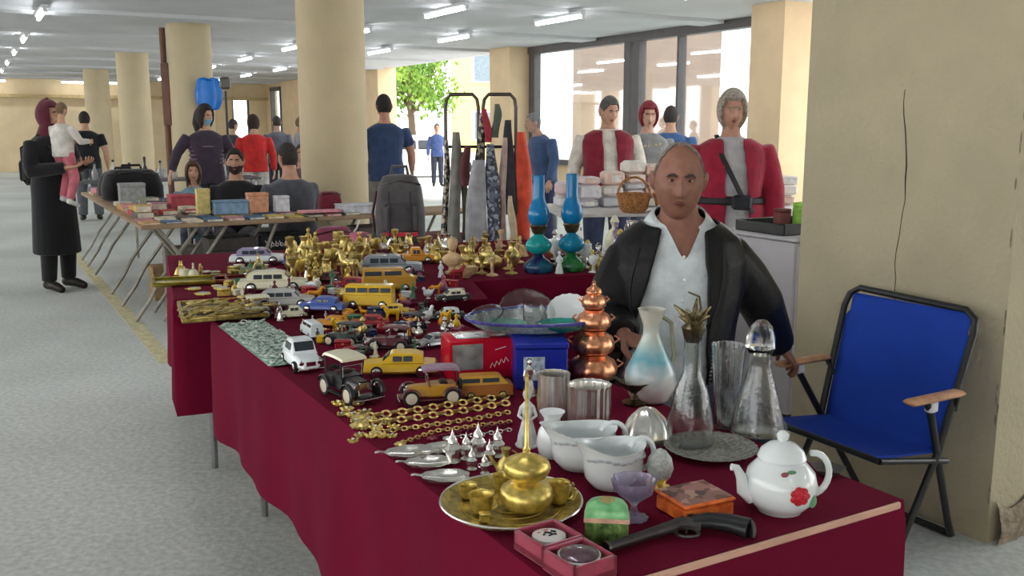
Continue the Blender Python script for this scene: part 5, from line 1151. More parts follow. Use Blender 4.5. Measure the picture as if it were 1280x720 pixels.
def leaves(mb):
    for i in range(12):
        a = i*2.4; l = .012*s+.0012*s*i; mb.tube([(0, 0, .006*s), (math.cos(a)*l*.6, math.sin(a)*l*.6, .012*s+.0012*s*i), (math.cos(a)*l*1.1, math.sin(a)*l*1.1, .01*s+.0025*s*i)], [.0028*s, .004*s, .001*s], 6)
part(t, 'leaf_cluster', mat('bronze_leaf', (126, 116, 84), rough=.45, metal=.8, var=.5, scale=90), leaves)
part(t, 'sprig', BRONZE, lambda mb: mb.tube([(0, 0, .012*s), (.008*s, 0, .03*s), (.006*s, 0, .044*s), (-.008*s, 0, .05*s)], [.002*s, .0018*s, .0015*s, .001*s], 6))
p = PG(946, 540); s = px2m(p, 100)/.1
vessel('decanter', 'clear bell-shaped decanter at the right of the platter', 'decanter', p, hollow([(.03*s, 0), (.034*s, .004), (.031*s, .02*s), (.021*s, .058*s), (.0135*s, .085*s), (.013*s, .1*s), (.018*s, .108*s)], .0018), GLASSG, 36)
vessel('stopper', 'round clear glass stopper on the bell-shaped decanter', 'stopper', p+V(0, 0, .1085*s), [(.008*s, -.01*s), (.009*s, 0), (.018*s, .001*s), (.017*s, .014*s), (.013*s, .026*s), (.006*s, .034*s), (.0005, .035*s)], GLASSG, 16, flute=.06, fn=8)
p = PG(907, 533); s = px2m(p, 100)/.1
vessel('glass_vase', 'straight cut-crystal vase between the two decanters', 'vase', p, hollow([(.013*s, 0), (.0145*s, .004), (.0165*s, .05*s), (.02*s, .1*s), (.021*s, .105*s)], .0025), GLASSG, 48, flute=.035, fn=16)
# opaline ewer: glass graded white, blue, pink with height
m = bpy.data.materials.new('opaline_glass'); m.use_nodes = True; nt = m.node_tree; bb = nt.nodes['Principled BSDF']; tc = nt.nodes.new('ShaderNodeTexCoord'); sp = nt.nodes.new('ShaderNodeSeparateXYZ'); rp = nt.nodes.new('ShaderNodeValToRGB'); ns = nt.nodes.new('ShaderNodeTexNoise'); ns.inputs['Scale'].default_value = 30; ad = nt.nodes.new('ShaderNodeMath'); ad.operation = 'MULTIPLY_ADD'; ad.inputs[1].default_value = .25
nt.links.new(tc.outputs['Generated'], sp.inputs[0]); nt.links.new(tc.outputs['Object'], ns.inputs[0]); nt.links.new(ns.outputs['Fac'], ad.inputs[0]); nt.links.new(sp.outputs[2], ad.inputs[2]); nt.links.new(ad.outputs[0], rp.inputs[0]); nt.links.new(rp.outputs[0], bb.inputs['Base Color'])
for i, (ps, c) in enumerate(((.1, (206, 178, 178)), (.35, (218, 218, 214)), (.62, (110, 176, 190)), (.75, (186, 208, 204)), (1.0, (208, 206, 190)))):
    e = rp.color_ramp.elements[i] if i < 2 else rp.color_ramp.elements.new(ps); e.position = ps; e.color = lin(c)+(1,)
bb.inputs['Roughness'].default_value = .12; bb.inputs['Transmission Weight'].default_value = .15; OPAL = m
p = P1(812, 500); s = px2m(p, 116)/.2
vessel('ewer', 'opaline glass ewer shaded white, blue and pink', 'ewer', p, hollow([(.035*s, 0), (.042*s, .006*s), (.058*s, .04*s), (.052*s, .07*s), (.03*s, .115*s), (.018*s, .145*s), (.017*s, .165*s), (.028*s, .195*s), (.03*s, .2*s)], .002), OPAL, 36,
       handle=[([(.02*s, 0, .185*s), (.042*s, 0, .17*s), (.045*s, 0, .14*s), (.05*s, 0, .1*s), (.045*s, 0, .085*s)], .0045*s)], hm=mat('olive_glass', (176, 178, 150), rough=.1, trans=.4, var=.1))
# copper tower of little pots
p = P1(741, 472); u = px2m(p, 100)/.2
for k, (r, z0, h, lab) in enumerate(((.06, 0, .062, 'bottom copper pot of the copper stack'), (.052, .064, .058, 'second copper pot of the copper stack'), (.042, .124, .05, 'third copper pot of the copper stack'), (.03, .176, .04, 'topmost small copper pot of the copper stack'))):
    r, z0, h = r*u, z0*u, h*u
    vessel('copper_pot', lab, 'pot', p+V(0, 0, z0), [(r*.75, 0), (r*.95, h*.15), (r, h*.45), (r*.85, h*.75), (r*.55, h*.92), (r*.62, h*1.0)], COPPER, 30, group='stacked copper pots', flute=.04, fn=10, handle=[([(s_*r*.95, 0, h*.4), (s_*r*1.25, 0, h*.6), (s_*r*1.0, 0, h*.75)], .003) for s_ in (-1, 1)])
vessel('copper_pot', 'tiny domed copper lid crowning the copper stack', 'pot', p+V(0, 0, .217*u), [(.02*u, 0), (.018*u, .008*u), (.008*u, .014*u), (.003*u, .02*u), (.005*u, .026*u), (.0005, .03*u)], COPPER, 20)  # lid topping the stack, a separate object filed among the pots
# red and blue boxes carrying the glass tray
p = P1(596, 474); w = px2m(p, 84); h = px2m(p, 52)
t = thing('gift_box', 'bright red glossy box with white script and silver window', 'box', p+V(0, .05, 0), R(16)); M_RB = mat('red_gloss', (196, 18, 44), rough=.2, var=.1)
part(t, 'body', M_RB, lambda mb: mb.box((0, 0, h/2), (w, w*.62, h), bev=.004))
part(t, 'silver_window', mat('foil', (190, 196, 196), rough=.2, metal=.6, var=.3, scale=30), lambda mb: [mb.box((-w*.22, -w*.312, h*.58), (w*.46, .003, h*.62)), mb.box((-.12*w, -.05*w, h+.001), (w*.5, w*.36, .003))])
part(t, 'script', cmat((240, 225, 222), 'paint'), lambda mb: [mb.tube([(w*(.12+.07*i), -w*.3135, h*(.28+.04*i)), (w*(.15+.07*i), -w*.3135, h*(.4+.04*i)), (w*(.19+.07*i), -w*.3135, h*(.3+.04*i))], .0012, 5) for i in range(4)]+[mb.tube([(w*.2, -w*.3135, h*.72), (w*.36, -w*.3135, h*.78)], .0012, 5)])
keep(t.location, w*.5)
p = P1(668, 487); w = px2m(p, 66); h = px2m(p, 60)
t = thing('gift_box', 'royal blue box under the glass tray', 'box', p+V(.01, .13, 0), R(4)); M_BB = mat('blue_gloss', (22, 40, 150), rough=.3, var=.12)
part(t, 'body', M_BB, lambda mb: mb.box((0, 0, h*.44), (w, .26, h*.88), bev=.004)); part(t, 'lid', M_BB, lambda mb: mb.box((0, 0, h*.93), (w*1.04, .27, h*.14), bev=.004)); part(t, 'label', mat('box_label', (176, 190, 206), var=.4, scale=80), lambda mb: mb.box((-.02, -.131, h*.45), (w*.4, .003, h*.5)))
keep(t.location, .12); GZ = TZ+h+.001; gp0 = V(t.location.x, t.location.y, GZ)
figurine('small grey and white figurine in front of the blue box', P1(664, 492)+V(-.005, -.02, 0), .1, SILVER, BRONZE)
# glass tray on the boxes
t = thing('glass_tray', 'large oval cut-glass tray heaped with glass dishes', 'tray', gp0+V(0, .05, 0), R(6))
part(t, 'dish', mat('tray_glass', (196, 206, 206), rough=.12, trans=.45, var=.3, scale=90, bump=.5, bscale=200), lambda mb: mb.lathe(hollow([(.13, .001), (.16, .006), (.195, .03), (.2, .034)], .005), 56, sx=1.02, sy=.66, flute=.015, fn=28))
part(t, 'blue_rim', mat('blue_violet_rim', (74, 70, 140), rough=.2, var=.4, scale=60), lambda mb: mb.torus((0, 0, .034), .198, .005, 56, 6, sx=1.02, sy=.66))
gz = GZ+.007
def plate(lab, x, y, z, r, m, tilt=(0, 0), nm='glass_plate'):
    t = thing(nm, lab, 'plate', gp0+V(x, y, z), 0, 'glass on the oval tray', rx=tilt[0], ry=tilt[1])
    part(t, 'dish', m, lambda mb: mb.lathe(hollow([(r*.5, 0), (r*.6, .003), (r*.92, .014), (r, .02)], .0035), 40, flute=.02, fn=20)); return t
plate('teal glass bowl at the front of the oval tray', .07, -.01, .007, .075, TEALG, nm='glass_bowl'); plate('greenish cut-glass saucer at the left of the oval tray', -.09, -.005, .007, .065, mat('green_cut', (150, 206, 190), rough=.12, trans=.5, var=.2, scale=90, bump=.5, bscale=200))
plate('upright cut-glass plate at the back of the oval tray', -.03, .12, .02, .085, GLASSG, (R(48), 0)); plate('white saucer leaning at the back of the oval tray', .1, .12, .02, .07, PORC, (R(40), 0)); plate('small clear saucer on the left edge of the oval tray', -.14, .08, .02, .05, GLASSG, (R(20), R(-10)))
vessel('glass_jar', 'short clear glass jar in the middle of the oval tray', 'jar', gp0+V(-.01, .05, .007), hollow([(.024, 0), (.028, .004), (.03, .05), (.026, .062)], .002), GLASSG, 24)
# gold chain belts and brooches
def chain(lab, pts, m, r=.006, group='gilt chain belts'):
    P = [P1(*q)+V(0, 0, r*.7) for q in pts]; t = thing('chain_belt', lab, 'belt', P[0]-V(0, 0, r*.7), 0, group); L = [0]
    for a, b in zip(P[:-1], P[1:]): L.append(L[-1]+(b-a).length)
    mb = MB(); n = int(L[-1]/(r*2.2))
    for i in range(n):
        d = i/n*L[-1]; k = max(j for j in range(len(L)) if L[j] <= d+1e-9); k = min(k, len(P)-2); f = (d-L[k])/(L[k+1]-L[k]); q = P[k].lerp(P[k+1], f)-P[0]+V(0, 0, r*.7); an = math.atan2((P[k+1]-P[k]).y, (P[k+1]-P[k]).x)
        mb.torus(q, r, r*.32, 9, 4, rot=Euler((R(35 if i % 2 else -35), 0, an)).to_matrix(), sx=1.25)
    mb.build('links', m, t)
    part(t, 'buckle', m, lambda mb: mb.lathe([(r*2.4, 0), (r*2.6, r*.5), (r*1.8, r), (r*.5, r*1.5), (.0005, r*1.6)], 16, flute=.08, fn=8)); return t
chain('uppermost gilt chain belt stretched towards the gold cars', [(452, 524), (520, 515), (590, 504), (640, 496)], GOLD, .009); chain('second gilt chain belt below the gold cars', [(450, 533), (520, 525), (590, 514), (640, 505)], GOLD, .009)
chain('third thinner gilt chain belt', [(470, 542), (540, 533), (600, 524), (640, 516)], GOLD, .006); chain('gilt chain curling round the maroon gap in front', [(500, 556), (545, 540), (600, 533), (642, 528)], GOLD, .005)
chain('old silver chain lying nearest the silver dishes', [(560, 549), (600, 545), (642, 538)], SILVER, .005); chain('dark red beaded belt between the gilt chains', [(540, 549), (590, 538), (642, 530)], mat('garnet', (120, 30, 50), rough=.3, var=.3, scale=90), .0045)
def brooch(lab, x, y, r, m, group):
    p = P1(x, y); t = thing('brooch', lab, 'brooch', p, rnd.uniform(0, 6), group); n = rnd.choice((5, 6, 8))
    part(t, 'setting', m, lambda mb: mb.lathe([(r*.8, 0), (r*.85, r*.15), (r*.5, r*.3), (.0005, r*.35)], 14))
    part(t, 'petals', m, lambda mb: [mb.ell((math.cos(a)*r*.7, math.sin(a)*r*.7, r*.28), (r*.36, r*.24, r*.2), 8, 5, Euler((0, -.3, a)).to_matrix()) for a in [2*math.pi*i/n for i in range(n)]])
    part(t, 'stone', rnd.choice((CHROME, GOLD, mat('pale_stone', (226, 220, 170), rough=.1))), lambda mb: mb.ell((0, 0, r*.42), (r*.26, r*.26, r*.2), 8, 6))
for i, (x, y, r) in enumerate(((424, 506, .02), (434, 513, .018), (447, 505, .02), (441, 520, .018), (428, 519, .015), (456, 516, .018), (446, 528, .017), (461, 527, .02), (455, 536, .015), (470, 536, .018), (482, 528, .02), (492, 535, .016), (464, 546, .016), (450, 545, .014), (478, 546, .015), (442, 552, .014), (490, 546, .014))):
    brooch('gilt flower brooch in the heap at the table edge', x, y, r, rnd.choice((GOLD, BRASS, OLDBRASS)), 'gilt brooches at the table edge')
# silver leaf dishes and little silver figures
def leafdish(lab, x, y, L, rz):
    p = P1(x, y); t = thing('leaf_dish', lab, 'dish', p, rz, 'silver leaf dishes')
    def f(mb):
        n = 28; rings = []
        for k, z in ((.55, 0), (.8, .004), (1.0, .012), (.96, .012), (.76, .006), (.3, .003)):
            rings.append([(L/2*k*math.cos(a)*(1+.05*math.cos(9*a)), L*.36*k*math.sin(a)*(1-.45*math.cos(a)*.5)*(1+.05*math.cos(9*a)), z) for a in [2*math.pi*i/n for i in range(n)]])
        mb.loft(rings)
    part(t, 'dish', SILVER, f, ang=50); part(t, 'stem', SILVER, lambda mb: mb.tube([(L*.45, 0, .011), (L*.6, .004, .015), (L*.66, 0, .012)], .0025, 6)); part(t, 'vein', SILVER, lambda mb: mb.tube([(-L*.4, 0, .008), (0, 0, .005), (L*.4, 0, .009)], .0015, 5))
leafdish('silver leaf dish at the left, farthest one', 512, 570, .11, R(190)); leafdish('silver leaf dish in the middle', 535, 583, .1, R(185)); leafdish('silver leaf dish nearest to the brass tray', 556, 601, .1, R(180)); leafdish('silver leaf dish behind the others', 548, 566, .1, R(200))
def shaker(lab, x, y, h, m, group):
    p = P1(x, y); t = thing('salt_shaker', lab, 'shaker', p, rnd.uniform(0, 3), group); 
    part(t, 'body', m, lambda mb: mb.lathe([(h*.2, 0), (h*.22, h*.04), (h*.12, h*.1), (h*.2, h*.28), (h*.22, h*.42), (h*.12, h*.56), (h*.14, h*.6)], 16, flute=.06, fn=8)); part(t, 'domed_top', m, lambda mb: mb.lathe([(h*.15, h*.6), (h*.13, h*.7), (h*.05, h*.8), (h*.02, h*.92), (.0004, h)], 14))
    part(t, 'ring_handle', m, lambda mb: mb.torus((h*.24, 0, h*.36), h*.08, h*.018, 12, 5, rot=Euler((R(90), 0, 0)).to_matrix())); keep(p, h*.2)
for i, (x, y, h, lab) in enumerate(((566, 578, .075, 'leftmost pointed silver shaker of the row'), (583, 574, .06, 'second pointed silver shaker of the row'), (598, 570, .075, 'third pointed silver shaker of the row'), (612, 580, .055, 'fourth, low silver shaker of the row'), (622, 571, .068, 'rightmost pointed silver shaker of the row'), (590, 587, .05, 'low silver shaker in front of the row'), (606, 592, .045, 'lowest silver shaker touching the brass tray'))): shaker(lab, x, y, h, SILVER, 'silver shakers')
# ================================================================ toy cars
YEL = cmat((222, 180, 20), 'paint'); OCH = cmat((190, 140, 40), 'paint'); WHT = cmat((226, 234, 236), 'paint'); CRM = cmat((224, 220, 190), 'paint'); BLK = cmat((32, 32, 36), 'paint'); BLU = cmat((70, 98, 176), 'paint'); RED = cmat((160, 24, 40), 'paint'); MAR = cmat((96, 34, 44), 'paint'); GRY = cmat((128, 136, 144), 'paint'); DGR = cmat((56, 70, 62), 'paint'); NAV = cmat((30, 46, 84), 'paint'); ORG = cmat((222, 150, 24), 'paint'); PUR = cmat((150, 118, 140), 'cloth'); BRN = cmat((150, 92, 40), 'paint'); SIL = cmat((190, 192, 194), 'metal'); GRN = cmat((70, 120, 86), 'paint'); BKC = cmat((38, 38, 40), 'cloth')
def C1(x, y, n, z=TZ): p = on(x, y, z); return p, px2m(p, n)
p, L = C1(377, 458, 86); car_modern('white beetle-shaped toy car at the edge of the front table', p, R(-62), L, WHT, style='beetle')
p, L = C1(438, 496, 104); car_vintage('black vintage toy car with cream canopy and silver grille', p, R(-52), L, BLK, BLK, CRM)
p, L = C1(500, 468, 92); car_modern('yellow classic toy car behind the gilt one', p, R(184), L, YEL)
p, L = C1(540, 502, 88); car_vintage('golden yellow vintage toy car with purple-grey canopy', p, R(192), L, OCH, MAR, PUR)
p, L = C1(607, 496, 66); car_modern('brown and gold old toy car before the red box', p, R(10), L, BRN, roof=OCH, rim=OLDBRASS, style='van')
p, L = C1(489, 437, 60); car_vintage('maroon vintage toy car with dark canopy behind the yellow one', p, R(170), L, MAR, BLK, MAR)
p, L = C1(432, 431, 56); car_vintage('dark green vintage toy car next to the maroon one', p, R(160), L, DGR, BLK, BKC)
p, L = C1(543, 433, 50); car_modern('silver toy car left of the red box', p, R(215), L, SIL)
p, L = C1(513, 415, 48); car_vintage('navy vintage toy car with black canopy', p, R(150), L, NAV, BLK, BKC)
p, L = C1(462, 408, 46); car_modern('dark red toy car behind the vintage cars', p, R(190), L, RED)
p, L = C1(415, 408, 42); car_modern('orange toy car near the blue one', p, R(170), L, ORG)
p, L = C1(390, 420, 44); car_modern('small white toy van behind the white beetle', p, R(120), L, WHT, style='van')
z2 = T2Z
B2 = .772
p, L = C1(342, 364, 84, B2); car_modern('long cream toy limousine on the rear table', p, R(8), L, CRM, style='limo')
p, L = C1(356, 384, 74, B2); car_modern('long pale grey toy limousine below the cream one', p, R(6), L, cmat((176, 176, 172), 'paint'), style='limo')
p, L = C1(404, 389, 58, B2); car_modern('blue toy saloon in the middle of the stall', p, R(172), L, BLU)
p, L = C1(366, 397, 36, TZ); car_modern('tiny cream toy car beside the blue saloon', p, R(200), L, CRM, style='beetle')
p, L = C1(462, 384, 62, B2); car_modern('yellow toy bus on the rear table', p, R(176), L, YEL, style='bus')
p, L = C1(490, 394, 44, TZ); car_modern('small bright yellow toy saloon before the yellow bus', p, R(185), L, YEL)
p, L = C1(486, 364, 66, B2); car_modern('golden brown toy van behind the yellow bus', p, R(10), L, OCH, style='van')
p, L = C1(486, 344, 84, B2); car_modern('long steel grey toy limousine near the rack', p, R(6), L, GRY, style='limo')
p, L = C1(517, 329, 56, B2); car_modern('orange-yellow toy pickup in front of the rack', p, R(12), L, ORG, style='pickup')
p, L = C1(438, 361, 46, B2); car_modern('crimson toy saloon left of the golden van', p, R(182), L, RED)
p, L = C1(412, 352, 38, B2); car_modern('dark maroon toy saloon beside the brass pieces', p, R(170), L, MAR)
p, L = C1(566, 376, 44, .764); car_modern('black toy car with pale roof left of the glass tray', p, R(200), L, BLK, roof=CRM)
p, L = C1(560, 398, 42, TZ); car_modern('black and white toy taxi behind the red box', p, R(190), L, BLK, roof=WHT)
p, L = C1(532, 398, 38, TZ); car_modern('dark green toy car between the navy one and the taxi', p, R(150), L, DGR)
p, L = C1(322, 330, 66, B2); car_modern('white toy limousine with lilac roof at the back of the rear table', p, R(10), L, WHT, roof=cmat((150, 140, 176), 'paint'), style='limo')
p, L = C1(322, 345, 44, B2); car_modern('small olive toy truck between the cream and lilac-roofed limousines', p, R(10), L, cmat((122, 122, 72), 'paint'), style='pickup')
p, L = C1(372, 331, 36, B2); car_modern('small blue and red toy car beside the lilac-roofed one', p, R(0), L, BLU, roof=RED)
p, L = C1(316, 398, 56, TZ); car_vintage('cream vintage toy car with brown fenders at the far end of the front table', p, R(200), L, CRM, MAR, CRM)
# ---- tray of brass cutlery and lace at the left ends
def cutlery(lab, x, y, L, rz, m, kind, z, group):
    p = on(x, y, z); t = thing(kind, lab, kind, p, rz, group)
    part(t, 'handle', m, lambda mb: mb.tube([(0, 0, .004), (L*.25, 0, .005), (L*.6, 0, .004)], [.005, .0045, .0025], 6, flat=.5))
    anchor_dummy = 0
    if kind == 'spoon': part(t, 'bowl', m, lambda mb: mb.ell((L*.78, 0, .005), (L*.19, L*.1, .004), 12, 6))
    else:
        part(t, 'head', m, lambda mb: mb.box((L*.66, 0, .004), (L*.12, L*.12, .003), bev=.001)); [part(t, 'tine', m, lambda mb: mb.box((L*.85, q*L*.037, .004), (L*.28, L*.02, .0025))) for q in (-1.4, -.5, .5, 1.4)]
rk2 = random.Random(21)
for i in range(44):
    u, v = rk2.random(), rk2.random(); x = 224+84*u; y = 378+22*v-12*u
    kd = 'spoon' if i % 2 else 'fork'
    cutlery(f'brass {kd} in the cutlery pile', x, y+4, .15, R(60)+rk2.uniform(-.9, .9), rk2.choice((OLDBRASS, BRASS, GOLD)), kd, .775+.007*(i % 6), f'brass {kd}s in the pile')
t = thing('cutlery_tray', 'flat dark tray under the pile of brass cutlery', 'tray', on(280, 396, .757), YAW-R(8)); part(t, 'base', mat('dark_tray', (70, 58, 40), rough=.6, var=.3, scale=20), lambda mb: mb.box((0, .1, .004), (.3, .36, .008), bev=.003))
for a, b, c, d in ((0, .28, .3, .012), (0, -.08, .3, .012), (.145, .1, .012, .36), (-.145, .1, .012, .36)): part(t, 'rim', OLDBRASS, lambda mb: mb.box((a, b, .012), (c, d, .018), bev=.003))
for i, (x, y, w_, d_, c, lab) in enumerate(((238, 354, .3, .16, (150, 140, 60), 'flat olive-gold tray at the far left corner of the rear table'), (292, 352, .16, .12, (120, 60, 50), 'dark red flat case beside the olive tray'))):
    t = thing('flat_tray', lab, 'tray', on(x, y, T2Z), T2Y); part(t, 'plate', cmat(c, 'metal'), lambda mb: mb.box((0, 0, .006), (w_, d_, .012), bev=.004)); part(t, 'raised_rim', cmat(c, 'metal'), lambda mb: [mb.box((0, s*d_/2, .014), (w_, .01, .016), bev=.003) for s in (-1, 1)]+[mb.box((s*w_/2, 0, .014), (.01, d_, .016), bev=.003) for s in (-1, 1)]); keep(t.location, .1)
# pale green lace runner along the table edge
t = thing('lace_runner', 'pale green crocheted lace runner lying along the left table edge', 'lace', W(.72, 2.95, TZ), YAW)
M_LACE = mat('pale_green_lace', (172, 198, 186), rough=.85, var=.3, scale=60, rgb2=(214, 222, 214))
def lace(mb):
    rl = random.Random(4)
    for i in range(26):
        for j in range(7):
            x = .006+j*.021+.01*(i % 2); y = -.26+i*.024; z = .009+.01*abs(math.sin(i*.7)*math.sin(j*.9+i*.2))
            mb.torus((x, y, z), .0105, .0028, 9, 4, rot=Euler((rl.uniform(-.5, .5), rl.uniform(-.5, .5), 0)).to_matrix())
            if rl.random() < .4: mb.ell((x, y, z+.004), (.005, .005, .004), 6, 4)
part(t, 'lace_rings', M_LACE, lace); part(t, 'ground_net', mat('lace_net', (140, 166, 152), rough=.9, var=.35, scale=90), lambda mb: mb.grid(lambda u, v: (-.006+u*.165, -.28+v*.65, .006+.008*abs(math.sin(v*17)*math.sin(u*6))), 8, 30))
keep(W(.82, 2.95), .12); keep(W(.82, 2.75), .12); keep(W(.82, 3.15), .12)
# bridge cloth between the two tables
A, Bq, Cq, Dq = W(.86, 3.46, .762), W(1.78, 3.3, .762), T2(1.25, .03, .779), T2(.12, .03, .779)
BRZ = .77
t = thing('tablecloth', 'narrow maroon cloth bridging the gap between the two tables', 'tablecloth', A)
part(t, 'strip', M_MAROON, lambda mb: mb.loft([[(q-A)+V(0, 0, dz) for q in (A, Bq, Cq, Dq)] for dz in (-.006, .0)]))
# ---- oil lamps
def lamp(lab, x, y, c1, c2, c3):
    p = on(x, y, T2Z); s = px2m(p, 120)/.44
    t = thing('oil_lamp', lab, 'oil lamp', p, 0, 'pair of blue oil lamps')
    part(t, 'foot', c3, lambda mb: mb.lathe([(.062*s, 0), (.066*s, .008*s), (.07*s, .03*s), (.062*s, .042*s), (.048*s, .054*s), (.03*s, .066*s), (.018*s, .085*s)], 28), ang=70)
    part(t, 'font', c2, lambda mb: mb.lathe([(.018*s, .083*s), (.036*s, .09*s), (.052*s, .102*s), (.061*s, .118*s), (.06*s, .132*s), (.05*s, .147*s), (.034*s, .16*s), (.022*s, .17*s), (.02*s, .178*s)], 28), ang=70)
    b = part(t, 'burner', BRONZE, lambda mb: mb.lathe([(.024*s, .176*s), (.03*s, .184*s), (.034*s, .2*s), (.04*s, .212*s), (.036*s, .218*s)], 24)); part(b, 'wick_wheel', BRONZE, lambda mb: mb.lathe([(.009*s, 0), (.009*s, .004*s)], 12, M=Matrix.Translation((.04*s, 0, .19*s)) @ Matrix.Rotation(R(90), 4, 'Y')))
    part(t, 'chimney', c1, lambda mb: mb.lathe(hollow([(.034*s, .216*s), (.045*s, .235*s), (.05*s, .255*s), (.048*s, .278*s), (.04*s, .302*s), (.031*s, .325*s), (.027*s, .345*s), (.027*s, .44*s)], .002), 28), ang=70); keep(p, .07)
BLUG = mat('blue_opal_glass', (10, 128, 190), rough=.15, trans=.1, var=.08); TURQ = mat('turquoise_glass', (20, 160, 160), rough=.12, trans=.15, var=.15, scale=20); BLU2 = mat('blue_font_glass', (14, 136, 176), rough=.12, trans=.15, var=.1)
lamp('left blue glass oil lamp with turquoise font', 673, 340, BLUG, TURQ, mat('violet_glass', (60, 40, 110), rough=.12, trans=.2, var=.4, scale=20, rgb2=(20, 110, 140)))
lamp('right blue glass oil lamp with blue font', 714, 338, BLUG, BLU2, mat('green_glass', (20, 100, 70), rough=.12, trans=.2, var=.4, scale=25, rgb2=(60, 150, 70)))
# ---- bright busts and gold pot near the rack
def bust(lab, x, y, h, m):
    p = on(x, y, T2Z); t = thing('bust', lab, 'bust', p, rnd.uniform(-.4, .4)); part(t, 'socle', m, lambda mb: mb.lathe([(h*.22, 0), (h*.23, h*.05), (h*.12, h*.1), (h*.11, h*.2)], 18)); part(t, 'shoulders', m, lambda mb: mb.lathe([(h*.08, h*.18), (h*.27, h*.3), (h*.3, h*.42), (h*.2, h*.52), (h*.09, h*.58), (h*.085, h*.66)], 20, sy=.6)); part(t, 'head', m, lambda mb: mb.ell((0, -h*.02, h*.8), (h*.13, h*.15, h*.19), 14, 10)); part(t, 'hair', m, lambda mb: mb.ell((0, h*.03, h*.85), (h*.145, h*.14, h*.16), 14, 8)); keep(p, h*.25)
TANB = mat('tan_plaster', (206, 176, 132), rough=.6, var=.2, scale=40)
bust('tan plaster bust in front of the rack', 566, 342, .17, TANB); bust('small gilt bust beside the tan one', 584, 334, .1, GOLD)
p = on(610, 336, T2Z); k = .68; vessel('gilt_pot', 'squat gilt lidded pot under the grey scarf', 'pot', p, [(r*k, z*k) for r, z in [(.05, 0), (.08, .02), (.097, .04), (.1, .055), (.09, .08), (.07, .093), (.05, .1), (.045, .104)]], GOLD, 48, lid=[(r*k, z*k) for r, z in [(.05, .1), (.045, .118), (.015, .132), (.012, .14)]], knob=[(r*k, z*k) for r, z in [(.008, .138), (.014, .148), (.004, .16), (.0005, .161)]], handle=[([(s*.09*k, 0, .06*k), (s*.12*k, 0, .09*k), (s*.085*k, 0, .1*k)], .003) for s in (-1, 1)], flute=.03, fn=12)
p = on(640, 332, T2Z); k = .8; vessel('gilt_jug', 'pale gilt jug left of the oil lamps', 'jug', p, [(r*k, z*k) for r, z in [(.03, 0), (.034, .006), (.045, .03), (.05, .05), (.047, .068), (.038, .088), (.02, .11), (.024, .14), (.03, .148)]], GOLD, 24, handle=[(arc3((.03*k, 0, .09*k), .035*k, .045*k, -80, 80), .004)])
